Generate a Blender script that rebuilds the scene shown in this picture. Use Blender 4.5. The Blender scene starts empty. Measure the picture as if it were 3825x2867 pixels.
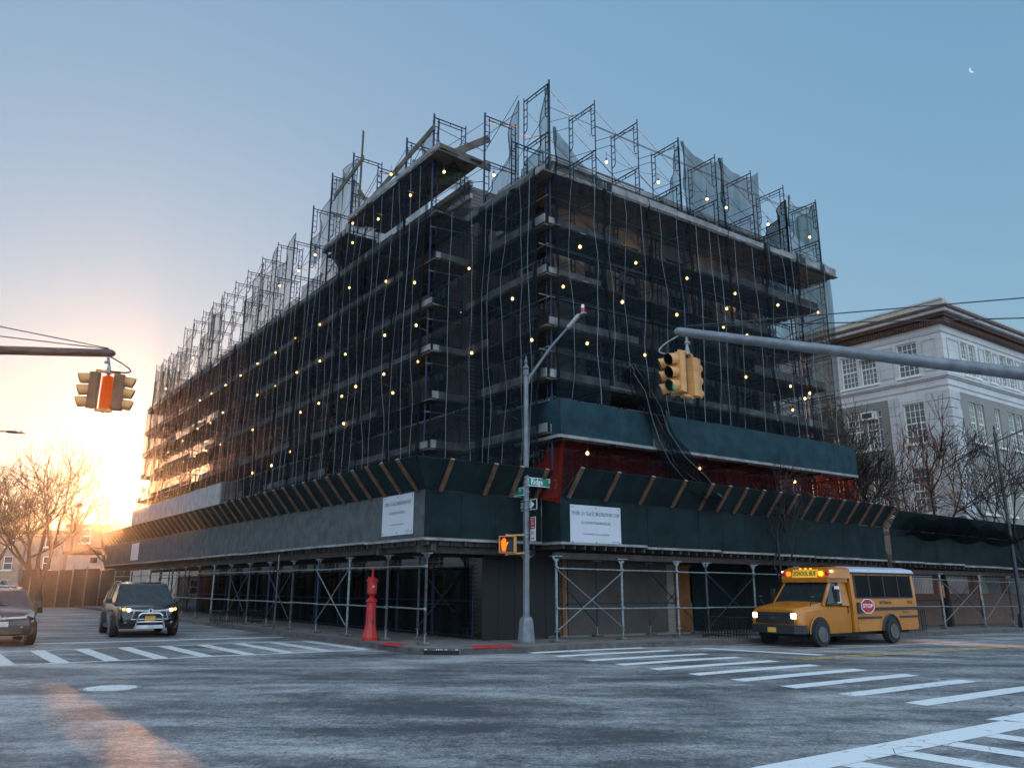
import bpy, bmesh, math, random
from math import sin, cos, pi, radians
from mathutils import Vector, Matrix
random.seed(7)
C = bpy.context.scene.collection
scn = bpy.context.scene

# ---------------------------------------------------------------- camera
CW, CH = 3825, 2867                       # photograph size, used as the unit of the image plane
F = 2950.0; CX, CY = 1912.5, 1433.5
TH = radians(14.48); RO = radians(0.2); EYE = 1.7
ct, st_ = cos(TH), sin(TH)
cam = bpy.data.cameras.new('camera'); camo = bpy.data.objects.new('camera', cam); C.objects.link(camo)
cam.sensor_width = 36; cam.lens = F/CW*36; cam.clip_start = .1; cam.clip_end = 12000
rt = Vector((cos(RO), -sin(RO)*st_, sin(RO)*ct)); up = Vector((-sin(RO), -cos(RO)*st_, cos(RO)*ct)); bk = Vector((0, -ct, -st_))
camo.matrix_world = Matrix(((rt.x, up.x, bk.x, 0), (rt.y, up.y, bk.y, 0), (rt.z, up.z, bk.z, EYE), (0, 0, 0, 1)))
scn.camera = camo

# ---------------------------------------------------------------- sky, sun, exposure
SUN_AZ, SUN_EL = radians(-24.9), radians(5.7)      # azimuth from +Y towards +X
w = bpy.data.worlds.new('World'); scn.world = w; w.use_nodes = True
nt = w.node_tree; nt.nodes.clear()
sky = nt.nodes.new('ShaderNodeTexSky'); sky.sky_type = 'NISHITA'; sky.sun_disc = False
sky.sun_elevation = SUN_EL; sky.sun_rotation = SUN_AZ
sky.altitude = 0; sky.air_density = 1.0; sky.dust_density = 0.6; sky.ozone_density = 3.0
bg = nt.nodes.new('ShaderNodeBackground'); bg.inputs[1].default_value = 0.11
wo = nt.nodes.new('ShaderNodeOutputWorld')
gm = nt.nodes.new('ShaderNodeGamma'); gm.inputs[1].default_value = 0.25          # phone-style compression of the sky's brightness range
hs = nt.nodes.new('ShaderNodeHueSaturation'); hs.inputs['Saturation'].default_value = 2.2; hs.inputs['Hue'].default_value = 0.503
# sky behind the camera brightened by hand: added light for the street fronts
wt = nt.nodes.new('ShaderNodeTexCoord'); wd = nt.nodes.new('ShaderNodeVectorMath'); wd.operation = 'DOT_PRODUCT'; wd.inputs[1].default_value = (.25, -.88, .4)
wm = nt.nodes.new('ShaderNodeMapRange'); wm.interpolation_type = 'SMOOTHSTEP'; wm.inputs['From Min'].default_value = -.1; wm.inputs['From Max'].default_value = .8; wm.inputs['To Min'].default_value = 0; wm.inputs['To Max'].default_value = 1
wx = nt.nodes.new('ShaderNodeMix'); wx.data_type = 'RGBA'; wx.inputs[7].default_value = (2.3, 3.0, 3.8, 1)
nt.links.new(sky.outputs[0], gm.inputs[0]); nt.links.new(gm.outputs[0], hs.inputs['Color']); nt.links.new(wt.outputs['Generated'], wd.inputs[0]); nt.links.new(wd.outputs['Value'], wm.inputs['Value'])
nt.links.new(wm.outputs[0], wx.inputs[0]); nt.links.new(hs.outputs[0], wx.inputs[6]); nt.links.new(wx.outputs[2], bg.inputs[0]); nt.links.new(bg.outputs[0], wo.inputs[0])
SUN_DIR = Vector((sin(SUN_AZ)*cos(SUN_EL), cos(SUN_AZ)*cos(SUN_EL), sin(SUN_EL)))
sl = bpy.data.lights.new('sun', 'SUN'); sl.energy = 3.0; sl.angle = radians(.5); sl.color = (1, .42, .16)
slo = bpy.data.objects.new('sun', sl); C.objects.link(slo); slo.rotation_euler = SUN_DIR.to_track_quat('Z', 'Y').to_euler()
scn.view_settings.view_transform = 'Standard'; scn.view_settings.look = 'None'
scn.view_settings.exposure = 2.17; scn.view_settings.gamma = 1
scn.render.engine = 'CYCLES'
try: scn.cycles.transparent_max_bounces = 24; scn.cycles.volume_bounces = 0
except Exception: pass

# ---------------------------------------------------------------- street frame: s along the right-hand street, t along the left-hand street
aL, aR = radians(36.8), radians(55.3)
uL = Vector((-sin(aL), cos(aL), 0)); uR = Vector((sin(aR), cos(aR), 0))
def ray(u, v):
    x = (u-CX)/F; y = (CY-v)/F
    x2 = x*cos(RO)-y*sin(RO); y2 = x*sin(RO)+y*cos(RO)
    return Vector((x2, ct-y2*st_, st_+y2*ct))
def gz(u, v, z=0.0):
    r = ray(u, v); k = (z-EYE)/r.z; return Vector((0, 0, EYE))+r*k
def at(u, v, Y): r = ray(u, v); return Vector((0, 0, EYE))+r*(Y/r.y)
O = gz(2089, 2399, .15); O.z = 0
det = uR.x*uL.y-uR.y*uL.x
def ST(p):
    dx, dy = p.x-O.x, p.y-O.y
    return ((dx*uL.y-dy*uL.x)/det, (uR.x*dy-uR.y*dx)/det)
def P(s, t, z): return Vector((O.x+uR.x*s+uL.x*t, O.y+uR.y*s+uL.y*t, z))
def gh(s, t): return -.0075*max(0, min(s, 60))+.002*max(0, min(t, 60))-.0
def GP(s, t, dz=0.): return P(s, t, gh(s, t)+dz)
def hit(u, v, t=None, s=None):
    r = ray(u, v); a = ((0-O.x)*uL.y-(0-O.y)*uL.x)/det; b = (uR.x*(-O.y)-uR.y*(-O.x))/det
    da = (r.x*uL.y-r.y*uL.x)/det; db = (uR.x*r.y-uR.y*r.x)/det
    k = (t-b)/db if t is not None else (s-a)/da
    return a+da*k, b+db*k, EYE+r.z*k

# ---------------------------------------------------------------- materials
def mat(name, col, rough=.7, metal=0., var=.25, scale=3., bump=0., bscale=40., col2=None, emit=None, es=0., spec=.5, stretch=None, coat=0.):
    m = bpy.data.materials.new(name); m.use_nodes = True; n = m.node_tree.nodes; l = m.node_tree.links
    b = n['Principled BSDF']; b.inputs['Roughness'].default_value = rough; b.inputs['Metallic'].default_value = metal
    b.inputs['Specular IOR Level'].default_value = spec
    if coat: b.inputs['Coat Weight'].default_value = coat
    tc = n.new('ShaderNodeTexCoord'); mp = n.new('ShaderNodeMapping'); l.new(tc.outputs['Object'], mp.inputs[0])
    if stretch: mp.inputs['Rotation'].default_value = (0, 0, stretch[3] if len(stretch) > 3 else 0); mp.inputs['Scale'].default_value = stretch[:3]
    nz = n.new('ShaderNodeTexNoise'); nz.inputs['Scale'].default_value = scale; nz.inputs['Detail'].default_value = 6; nz.inputs['Roughness'].default_value = .6
    l.new(mp.outputs[0], nz.inputs['Vector'])
    rp = n.new('ShaderNodeValToRGB'); l.new(nz.outputs['Fac'], rp.inputs[0])
    c2 = col2 if col2 else tuple(min(1, c*(1+var)) for c in col)
    rp.color_ramp.elements[0].position = .32; rp.color_ramp.elements[1].position = .68
    rp.color_ramp.elements[0].color = (*[c*(1-var) for c in col], 1) if not col2 else (*col, 1)
    rp.color_ramp.elements[1].color = (*c2, 1)
    l.new(rp.outputs[0], b.inputs['Base Color'])
    if bump:
        n2 = n.new('ShaderNodeTexNoise'); n2.inputs['Scale'].default_value = bscale; n2.inputs['Detail'].default_value = 4
        bp = n.new('ShaderNodeBump'); bp.inputs['Strength'].default_value = bump; bp.inputs['Distance'].default_value = .02
        l.new(tc.outputs['Object'], n2.inputs['Vector']); l.new(n2.outputs['Fac'], bp.inputs['Height']); l.new(bp.outputs[0], b.inputs['Normal'])
    if emit: b.inputs['Emission Color'].default_value = (*emit, 1); b.inputs['Emission Strength'].default_value = es
    return m
def net_mat(name, col, alpha, trans=.3, hole=True):
    m = bpy.data.materials.new(name); m.use_nodes = True; n = m.node_tree.nodes; l = m.node_tree.links; n.clear()
    o = n.new('ShaderNodeOutputMaterial'); mx = n.new('ShaderNodeMixShader'); tr = n.new('ShaderNodeBsdfTransparent')
    df = n.new('ShaderNodeBsdfDiffuse'); tl = n.new('ShaderNodeBsdfTranslucent'); m2 = n.new('ShaderNodeMixShader'); m2.inputs[0].default_value = trans
    df.inputs[0].default_value = (*col, 1); tl.inputs[0].default_value = (*[min(1, c*1.6) for c in col], 1)
    l.new(df.outputs[0], m2.inputs[1]); l.new(tl.outputs[0], m2.inputs[2])
    tc = n.new('ShaderNodeTexCoord'); nz = n.new('ShaderNodeTexNoise'); nz.inputs['Scale'].default_value = 1.1; nz.inputs['Detail'].default_value = 5
    mp = n.new('ShaderNodeMapping'); mp.inputs['Scale'].default_value = (2.2, 2.2, .35)
    l.new(tc.outputs['Object'], mp.inputs[0]); l.new(mp.outputs[0], nz.inputs['Vector'])
    mr = n.new('ShaderNodeMapRange'); mr.inputs['From Min'].default_value = .3; mr.inputs['From Max'].default_value = .7
    mr.inputs['To Min'].default_value = alpha-.12; mr.inputs['To Max'].default_value = alpha+.14
    l.new(nz.outputs['Fac'], mr.inputs['Value']); l.new(mr.outputs[0], mx.inputs[0])
    l.new(tr.outputs[0], mx.inputs[1]); l.new(m2.outputs[0], mx.inputs[2]); l.new(mx.outputs[0], o.inputs[0])
    return m
def glow_plastic(name, col):
    m = bpy.data.materials.new(name); m.use_nodes = True; n = m.node_tree.nodes; l = m.node_tree.links; n.clear()
    o = n.new('ShaderNodeOutputMaterial'); mx = n.new('ShaderNodeMixShader'); mx.inputs[0].default_value = .75; d = n.new('ShaderNodeBsdfDiffuse'); t = n.new('ShaderNodeBsdfTranslucent')
    d.inputs[0].default_value = (*col, 1); t.inputs[0].default_value = (*col, 1); l.new(d.outputs[0], mx.inputs[1]); l.new(t.outputs[0], mx.inputs[2]); l.new(mx.outputs[0], o.inputs[0]); return m
def brick_mat(name, c1, c2, mortar, sx, bw=.22, bh=.075, rot=0):
    m = bpy.data.materials.new(name); m.use_nodes = True; n = m.node_tree.nodes; l = m.node_tree.links
    b = n['Principled BSDF']; b.inputs['Roughness'].default_value = .85
    tc = n.new('ShaderNodeTexCoord'); sp = n.new('ShaderNodeSeparateXYZ'); l.new(tc.outputs['Object'], sp.inputs[0])
    # run coordinate = distance along the wall (x+y mix by its direction), height = z
    mv = n.new('ShaderNodeVectorMath'); mv.operation = 'DOT_PRODUCT'; mv.inputs[1].default_value = (*sx, 0); l.new(tc.outputs['Object'], mv.inputs[0])
    cb = n.new('ShaderNodeCombineXYZ'); l.new(mv.outputs['Value'], cb.inputs[0]); l.new(sp.outputs[2], cb.inputs[1])
    br = n.new('ShaderNodeTexBrick'); br.inputs['Color1'].default_value = (*c1, 1); br.inputs['Color2'].default_value = (*c2, 1); br.inputs['Mortar'].default_value = (*mortar, 1)
    br.inputs['Scale'].default_value = 1; br.inputs['Brick Width'].default_value = bw; br.inputs['Row Height'].default_value = bh; br.inputs['Mortar Size'].default_value = .012
    l.new(cb.outputs[0], br.inputs['Vector'])
    nz = n.new('ShaderNodeTexNoise'); nz.inputs['Scale'].default_value = .6; nz.inputs['Detail'].default_value = 6; l.new(tc.outputs['Object'], nz.inputs['Vector'])
    mr = n.new('ShaderNodeMapRange'); mr.inputs['To Min'].default_value = .7; mr.inputs['To Max'].default_value = 1.25; l.new(nz.outputs['Fac'], mr.inputs['Value'])
    mu = n.new('ShaderNodeVectorMath'); mu.operation = 'SCALE'; l.new(br.outputs['Color'], mu.inputs[0]); l.new(mr.outputs[0], mu.inputs['Scale'])
    l.new(mu.outputs[0], b.inputs['Base Color'])
    return m
def asphalt_mat():
    m = bpy.data.materials.new('asphalt'); m.use_nodes = True; n = m.node_tree.nodes; l = m.node_tree.links
    b = n['Principled BSDF']; b.inputs['Roughness'].default_value = .6; b.inputs['Specular IOR Level'].default_value = .5
    tc = n.new('ShaderNodeTexCoord')
    def nz(sc, rot, s3, det=6, w=0):
        mp = n.new('ShaderNodeMapping'); mp.inputs['Rotation'].default_value = (0, 0, rot); mp.inputs['Scale'].default_value = s3; mp.inputs['Location'].default_value = (w, w*.7, 0)
        l.new(tc.outputs['Object'], mp.inputs[0]); t = n.new('ShaderNodeTexNoise'); t.inputs['Scale'].default_value = sc; t.inputs['Detail'].default_value = det; t.inputs['Roughness'].default_value = .65
        t.inputs['Distortion'].default_value = .35
        l.new(mp.outputs[0], t.inputs['Vector']); return t.outputs['Fac']
    def mth(op, a, bb):
        q = n.new('ShaderNodeMath'); q.operation = op
        for i, x in enumerate((a, bb)):
            if isinstance(x, (int, float)): q.inputs[i].default_value = x
            else: l.new(x, q.inputs[i])
        return q.outputs[0]
    a = nz(1., -radians(14), (.2, .62, 1))                 # long salt and tyre bands
    c = nz(1.3, -radians(38), (.7, .95, 1), 9, 9)
    d = nz(7., 0, (1, 1, 1), 8, 4)
    e = nz(26., 0, (1, 1, 1), 6, 2)
    f = mth('ADD', mth('MULTIPLY', a, .9), mth('MULTIPLY', c, .35)); f = mth('ADD', f, mth('MULTIPLY', d, .38)); f = mth('ADD', f, mth('MULTIPLY', e, .62))
    r = n.new('ShaderNodeValToRGB'); l.new(mth('MULTIPLY', f, .444), r.inputs[0])
    cr = r.color_ramp; cr.elements[0].position = .45; cr.elements[0].color = (.06, .062, .068, 1); cr.elements[1].position = .58; cr.elements[1].color = (.43, .42, .41, 1)
    k = cr.elements.new(.5); k.color = (.17, .167, .168, 1)
    vo = n.new('ShaderNodeTexVoronoi'); vo.feature = 'DISTANCE_TO_EDGE'; vo.inputs['Scale'].default_value = .42; vo.inputs['Randomness'].default_value = 1
    dn = n.new('ShaderNodeTexNoise'); dn.inputs['Scale'].default_value = 1.6; dn.inputs['Detail'].default_value = 6; l.new(tc.outputs['Object'], dn.inputs['Vector'])
    va = n.new('ShaderNodeVectorMath'); va.operation = 'MULTIPLY_ADD'; va.inputs[1].default_value = (.9, .9, 0); l.new(dn.outputs['Color'], va.inputs[0]); l.new(tc.outputs['Object'], va.inputs[2]); l.new(va.outputs[0], vo.inputs['Vector'])
    cm = mth('LESS_THAN', vo.outputs['Distance'], .006); mk = mth('GREATER_THAN', nz(.09, 0, (1, 1, 1), 2, 31), .54); cm = mth('MULTIPLY', mth('MULTIPLY', cm, mk), .75)
    mx = n.new('ShaderNodeMix'); mx.data_type = 'RGBA'; l.new(cm, mx.inputs[0]); l.new(r.outputs[0], mx.inputs[6]); mx.inputs[7].default_value = (.03, .03, .032, 1)
    l.new(mx.outputs[2], b.inputs['Base Color'])
    bp = n.new('ShaderNodeBump'); bp.inputs['Strength'].default_value = .5; bp.inputs['Distance'].default_value = .01; l.new(e, bp.inputs['Height']); l.new(bp.outputs[0], b.inputs['Normal'])
    return m
def paint_mat(name, col, under=(.07, .072, .08), wear=.45):
    m = bpy.data.materials.new(name); m.use_nodes = True; n = m.node_tree.nodes; l = m.node_tree.links
    b = n['Principled BSDF']; b.inputs['Roughness'].default_value = .65
    tc = n.new('ShaderNodeTexCoord'); t = n.new('ShaderNodeTexNoise'); t.inputs['Scale'].default_value = 6; t.inputs['Detail'].default_value = 9; t.inputs['Roughness'].default_value = .75
    l.new(tc.outputs['Object'], t.inputs['Vector'])
    v = n.new('ShaderNodeTexVoronoi'); v.feature = 'DISTANCE_TO_EDGE'; v.inputs['Scale'].default_value = 3.2; l.new(tc.outputs['Object'], v.inputs['Vector'])
    lt = n.new('ShaderNodeMath'); lt.operation = 'LESS_THAN'; lt.inputs[1].default_value = .012; l.new(v.outputs['Distance'], lt.inputs[0])
    t2 = n.new('ShaderNodeTexNoise'); t2.inputs['Scale'].default_value = .5; l.new(tc.outputs['Object'], t2.inputs['Vector'])
    g2 = n.new('ShaderNodeMath'); g2.operation = 'GREATER_THAN'; g2.inputs[1].default_value = .58; l.new(t2.outputs['Fac'], g2.inputs[0])
    cr = n.new('ShaderNodeMath'); cr.operation = 'MULTIPLY'; l.new(lt.outputs[0], cr.inputs[0]); l.new(g2.outputs[0], cr.inputs[1])
    r = n.new('ShaderNodeValToRGB'); l.new(t.outputs['Fac'], r.inputs[0]); r.color_ramp.elements[0].position = wear-.1; r.color_ramp.elements[1].position = wear+.05
    r.color_ramp.elements[0].color = (*under, 1); r.color_ramp.elements[1].color = (*col, 1)
    mx = n.new('ShaderNodeMix'); mx.data_type = 'RGBA'; l.new(cr.outputs[0], mx.inputs[0]); l.new(r.outputs[0], mx.inputs[6]); mx.inputs[7].default_value = (*under, 1)
    l.new(mx.outputs[2], b.inputs['Base Color'])
    return m
def emis(name, col, s):
    m = bpy.data.materials.new(name); m.use_nodes = True; n = m.node_tree.nodes; n.clear()
    o = n.new('ShaderNodeOutputMaterial'); e = n.new('ShaderNodeEmission'); e.inputs[0].default_value = (*col, 1); e.inputs[1].default_value = s
    m.node_tree.links.new(e.outputs[0], o.inputs[0]); return m
M = {}
M['asphalt'] = asphalt_mat()
M['white_paint'] = paint_mat('white_paint', (.72, .73, .73), under=(.16, .16, .16), wear=.38)
M['old_paint'] = paint_mat('old_paint', (.62, .62, .6), under=(.12, .12, .125), wear=.42)
M['yellow_paint'] = paint_mat('yellow_paint', (.62, .42, .1), wear=.42)
M['concrete'] = mat('concrete', (.17, .155, .145), .9, var=.3, scale=2.2, bump=.3)
M['kerb'] = mat('kerb', (.09, .08, .075), .9, var=.35, scale=4, bump=.3)
M['tactile'] = mat('tactile', (.42, .03, .035), .75, var=.35, scale=8, bump=.6, bscale=60)
M['blue_steel'] = mat('blue_steel', (.012, .025, .07), .45, .35, var=.45, scale=6)
M['galv'] = mat('galv', (.22, .25, .26), .42, .6, var=.35, scale=9)
M['dark_galv'] = mat('dark_galv', (.05, .056, .062), .5, .5, var=.45, scale=7)
M['dark_glass'] = mat('dark_glass', (.004, .005, .006), .5, spec=.06, var=.5, scale=1.5)
M['frame_dull'] = mat('frame_dull', (.1, .09, .08), .7)
M['dark_wood'] = mat('dark_wood', (.045, .035, .03), .85, var=.4)
M['pane_grey'] = mat('pane_grey', (.12, .14, .155), .25, var=.35, scale=.8)
M['pale_terracotta'] = mat('pale_terracotta', (.5, .45, .38), .8, var=.12, scale=1.5)
M['plank'] = mat('plank', (.11, .09, .07), .85, var=.5, scale=2.4, bump=.4, stretch=(1, 1, 4))
M['weathered_plank'] = mat('weathered_plank', (.23, .225, .22), .85, var=.4, scale=2.0, bump=.4)
M['strut_wood'] = mat('strut_wood', (.12, .06, .035), .8, var=.45, scale=5, bump=.3)
M['ply_grey'] = mat('ply_grey', (.08, .088, .09), .85, spec=.2, var=.3, scale=2.6, bump=.2, bscale=12)
M['ply_green'] = mat('ply_green', (.009, .02, .022), .85, spec=.15, var=.35, scale=1.6, bump=.2, bscale=12)
M['ply_teal'] = mat('ply_teal', (.014, .04, .05), .85, spec=.2, var=.35, scale=1.4, bump=.2, bscale=12)
M['ply_white'] = mat('ply_white', (.3, .3, .29), .8, var=.25, scale=2.0)
M['net'] = net_mat('net', (.014, .023, .031), .56, .3)
M['net_light'] = net_mat('net_light', (.008, .028, .035), .42, .4)
M['net_dark'] = net_mat('net_dark', (.005, .008, .01), .76, .2)
M['net_fold'] = net_mat('net_fold', (.01, .016, .019), .4, .2)
M['net_red'] = net_mat('net_red', (.045, .009, .01), .66, .25)
M['net_orange'] = net_mat('net_orange', (.22, .02, .015), .78, .4)
M['cord'] = mat('cord', (.16, .18, .185), .8, var=.2)
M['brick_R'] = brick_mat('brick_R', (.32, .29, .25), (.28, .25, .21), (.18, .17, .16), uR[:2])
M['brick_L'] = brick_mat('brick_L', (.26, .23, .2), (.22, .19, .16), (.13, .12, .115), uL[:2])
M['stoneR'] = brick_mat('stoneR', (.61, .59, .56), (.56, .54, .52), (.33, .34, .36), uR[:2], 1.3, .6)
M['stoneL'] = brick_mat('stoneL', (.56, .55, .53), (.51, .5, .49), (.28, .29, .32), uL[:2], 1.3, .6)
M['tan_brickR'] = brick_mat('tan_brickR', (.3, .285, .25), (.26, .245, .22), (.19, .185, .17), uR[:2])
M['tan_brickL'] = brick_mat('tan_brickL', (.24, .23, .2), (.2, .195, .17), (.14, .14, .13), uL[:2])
M['stone_trim'] = mat('stone_trim', (.45, .45, .45), .85, var=.15, scale=2, bump=.15)
M['fascia'] = mat('fascia', (.46, .43, .35), .8, var=.15, scale=1.2)
M['copper_brown'] = mat('copper_brown', (.095, .042, .03), .6, var=.4, scale=3)
M['cream_wall'] = mat('cream_wall', (.075, .062, .054), .85, var=.25, scale=1.1)
M['window_paint'] = mat('window_paint', (.72, .7, .62), .6, var=.1)
M['glass'] = mat('glass', (.025, .03, .035), .08, var=.4, scale=.6, spec=.8)
M['glass_lit'] = mat('glass_lit', (.05, .045, .03), .15, var=.3, emit=(1, .72, .38), es=.03)
M['dark'] = mat('dark', (.005, .005, .006), .6, var=.3)
M['black_metal'] = mat('black_metal', (.018, .018, .02), .5, .3, var=.3)
M['red_iron'] = mat('red_iron', (.42, .015, .012), .42, var=.25, scale=9, bump=.25, bscale=30)
M['pole_grey'] = mat('pole_grey', (.16, .175, .19), .5, .35, var=.25, scale=5, bump=.15)
M['arm_brown'] = mat('arm_brown', (.085, .05, .04), .55, .2, var=.3, scale=6)
M['signal_yellow'] = mat('signal_yellow', (.62, .3, .1), .5, var=.15, scale=7)
M['signal_shaded'] = mat('signal_shaded', (.13, .055, .02), .55, var=.2, scale=7)  # yellow heads seen against the sun: their shade is put into this colour
M['signal_orange'] = glow_plastic('signal_orange', (.95, .36, .03))
M['signal_inner'] = mat('signal_inner', (.01, .01, .01), .6)
M['sign_green'] = mat('sign_green', (.01, .19, .125), .45, var=.08)
M['sign_white'] = mat('sign_white', (.72, .74, .74), .5, var=.05)
M['sign_black'] = mat('sign_black', (.012, .012, .012), .5)
M['sign_red'] = mat('sign_red', (.4, .015, .03), .45, var=.1)
M['board_white'] = mat('board_white', (.5, .52, .56), .6, var=.06, scale=1.5)
M['ink'] = mat('ink', (.05, .055, .07), .6)
M['bark'] = mat('bark', (.02, .017, .016), .9, var=.4, scale=8)
M['bark_pale'] = mat('bark_pale', (.07, .05, .035), .9, var=.4, scale=8)
M['orange_ply'] = mat('orange_ply', (.2, .07, .015), .75, var=.25, scale=3)
M['bulb'] = emis('bulb', (1, .56, .18), 2.6)
M['bulb_orange'] = emis('bulb_orange', (1, .42, .1), 3)
M['headlight'] = emis('headlight', (1, .72, .45), 1.6)
M['amber_on'] = emis('amber_on', (1, .26, .02), 1.1)
M['amber_dim'] = emis('amber_dim', (1, .25, .03), .35)
M['hand_on'] = emis('hand_on', (1, .13, .01), .55)
M['green_lens'] = mat('green_lens', (.005, .13, .1), .3, emit=(0, .5, .35), es=.08)
M['moon'] = emis('moon', (.75, .9, 1), .2)
M['bus_yellow'] = mat('bus_yellow', (.44, .15, .01), .38, var=.15, scale=2.5, coat=.3)
M['bus_white'] = mat('bus_white', (.42, .45, .5), .45, var=.1)
M['tyre'] = mat('tyre', (.015, .015, .016), .8, var=.3)
M['rim'] = mat('rim', (.13, .13, .135), .35, .7)
M['chrome'] = mat('chrome', (.6, .6, .6), .18, .95)
M['red_lens'] = mat('red_lens', (.2, .01, .01), .25, emit=(1, .05, .02), es=.04)
M['plastic'] = mat('plastic', (.02, .021, .023), .55)
M['car_black'] = mat('car_black', (.012, .011, .011), .22, .35, var=.1, coat=.8)
M['car_grey'] = mat('car_grey', (.018, .023, .026), .22, .4, var=.1, coat=.8)
M['car_white'] = mat('car_white', (.45, .45, .45), .35, .1)
M['wglass'] = mat('wglass', (.02, .027, .03), .08, var=.2, spec=.55)
M['plate_yellow'] = mat('plate_yellow', (.62, .33, .06), .5)
M['plate_white'] = mat('plate_white', (.5, .45, .45), .5)
M['paper'] = mat('paper', (.55, .6, .62), .8)
M['house_brick'] = brick_mat('house_brick', (.22, .12, .085), (.17, .095, .07), (.14, .11, .09), (.8, .6), .25, .09)
M['house_stone'] = mat('house_stone', (.27, .22, .17), .85, var=.25, scale=1.2)
M['garage_wall'] = mat('garage_wall', (.42, .38, .33), .85, var=.15, scale=1)
M['roof_dark'] = mat('roof_dark', (.05, .04, .035), .85, var=.3)
M['fence_cloth'] = mat('fence_cloth', (.05, .043, .03), .9, var=.3, scale=2)
M['barrier'] = mat('barrier', (.42, .42, .42), .85, var=.2, scale=2)
M['soil'] = mat('soil', (.07, .06, .045), .95, var=.4, scale=2)
M['iron_lid'] = mat('iron_lid', (.26, .26, .26), .6, .4, var=.3, scale=14)

# ---------------------------------------------------------------- mesh building helpers
class MB:
    def __init__(s): s.v = []; s.f = []
    def add(s, vs, fs): k = len(s.v); s.v += [Vector(v) for v in vs]; s.f += [tuple(i+k for i in f) for f in fs]; return s
    def hexa(s, p): return s.add(p, [(0, 3, 2, 1), (4, 5, 6, 7), (0, 1, 5, 4), (1, 2, 6, 5), (2, 3, 7, 6), (3, 0, 4, 7)])
    def box(s, x0, x1, y0, y1, z0, z1, fn=None):
        p = [(x0, y0, z0), (x1, y0, z0), (x1, y1, z0), (x0, y1, z0), (x0, y0, z1), (x1, y0, z1), (x1, y1, z1), (x0, y1, z1)]
        return s.hexa([fn(*q) if fn else Vector(q) for q in p])
    def bar(s, a, b, w, h, upv=Vector((0, 0, 1))):
        a, b = Vector(a), Vector(b); d = (b-a).normalized(); x = d.cross(upv)
        if x.length < .01: x = d.cross(Vector((1, 0, 0)))
        x.normalize(); y = x.cross(d); x *= w/2; y *= h/2
        return s.hexa([a-x-y, a+x-y, b+x-y, b-x-y, a-x+y, a+x+y, b+x+y, b-x+y])
    def tube(s, a, b, r, r2=None, n=6, cap=True):
        a, b = Vector(a), Vector(b); d = (b-a)
        if d.length < 1e-5: return s
        d.normalize(); x = d.cross(Vector((0, 0, 1)))
        if x.length < .05: x = d.cross(Vector((1, 0, 0)))
        x.normalize(); y = x.cross(d); r2 = r if r2 is None else r2
        vs = [a+x*cos(2*pi*i/n)*r+y*sin(2*pi*i/n)*r for i in range(n)]+[b+x*cos(2*pi*i/n)*r2+y*sin(2*pi*i/n)*r2 for i in range(n)]
        fs = [(i, (i+1) % n, n+(i+1) % n, n+i) for i in range(n)]
        if cap: fs += [tuple(range(n))[::-1], tuple(range(n, 2*n))]
        return s.add(vs, fs)
    def path(s, pts, r, n=5):
        for a, b in zip(pts, pts[1:]): s.tube(a, b, r, n=n)
        return s
    def lathe(s, prof, n=16, c=(0, 0, 0), rot=0, fn=None):
        c = Vector(c); vs = []
        for r, z in prof:
            for i in range(n):
                a = 2*pi*i/n+rot; q = Vector((r*cos(a), r*sin(a), z)); vs.append((fn(q) if fn else q)+c)
        m = len(prof); fs = [(j*n+i, j*n+(i+1) % n, (j+1)*n+(i+1) % n, (j+1)*n+i) for j in range(m-1) for i in range(n)]
        fs += [tuple(range(n))[::-1], tuple(range((m-1)*n, m*n))]
        return s.add(vs, fs)
    def prism(s, poly, fn, d0, d1):
        n = len(poly); vs = [fn(x, y, d0) for x, y in poly]+[fn(x, y, d1) for x, y in poly]
        return s.add(vs, [tuple(range(n))[::-1], tuple(range(n, 2*n))]+[(i, (i+1) % n, n+(i+1) % n, n+i) for i in range(n)])
    def loft(s, rings, closed=True, caps=True):
        n = len(rings[0]); vs = [v for r in rings for v in r]; m = n if closed else n-1
        fs = [(j*n+i, j*n+(i+1) % n, (j+1)*n+(i+1) % n, (j+1)*n+i) for j in range(len(rings)-1) for i in range(m)]
        if caps: fs += [tuple(range(n))[::-1], tuple(range((len(rings)-1)*n, len(rings)*n))]
        return s.add(vs, fs)
    def build(s, name, m, parent=None, local=False, smooth=False, bevel=0, m2=None, split=0):
        me = bpy.data.meshes.new(name); off = Vector((0, 0, 0))
        if parent is not None and not local:
            off = WL(parent)
        me.from_pydata([tuple(v-off) for v in s.v], [], s.f); me.materials.append(M[m] if isinstance(m, str) else m)
        if m2: me.materials.append(M[m2])
        if m2:
            for i, p in enumerate(me.polygons): p.material_index = 1 if i >= split else 0
        bm = bmesh.new(); bm.from_mesh(me); bmesh.ops.recalc_face_normals(bm, faces=bm.faces)
        if bevel: bmesh.ops.bevel(bm, geom=list(bm.edges), offset=bevel, segments=1, affect='EDGES', profile=.5)
        bm.to_mesh(me); bm.free()
        if smooth:
            for p in me.polygons: p.use_smooth = True
            try: me.set_sharp_from_angle(angle=radians(38))
            except Exception: pass
        o = bpy.data.objects.new(name, me); C.objects.link(o)
        if parent is not None: o.parent = parent
        return o
def WL(o):
    v = Vector((0, 0, 0))
    while o is not None: v += Vector(o.location); o = o.parent
    return v
def tag(o, label=None, cat=None, group=None, kind=None):
    if label: o['label'] = label
    if cat: o['category'] = cat
    if group: o['group'] = group
    if kind: o['kind'] = kind
    return o
def thing(name, label, cat, loc=(0, 0, 0), rz=0, group=None):
    o = bpy.data.objects.new(name, None); C.objects.link(o); o.location = loc; o.rotation_euler = (0, 0, rz); o.empty_display_size = .3
    return tag(o, label, cat, group)
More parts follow.
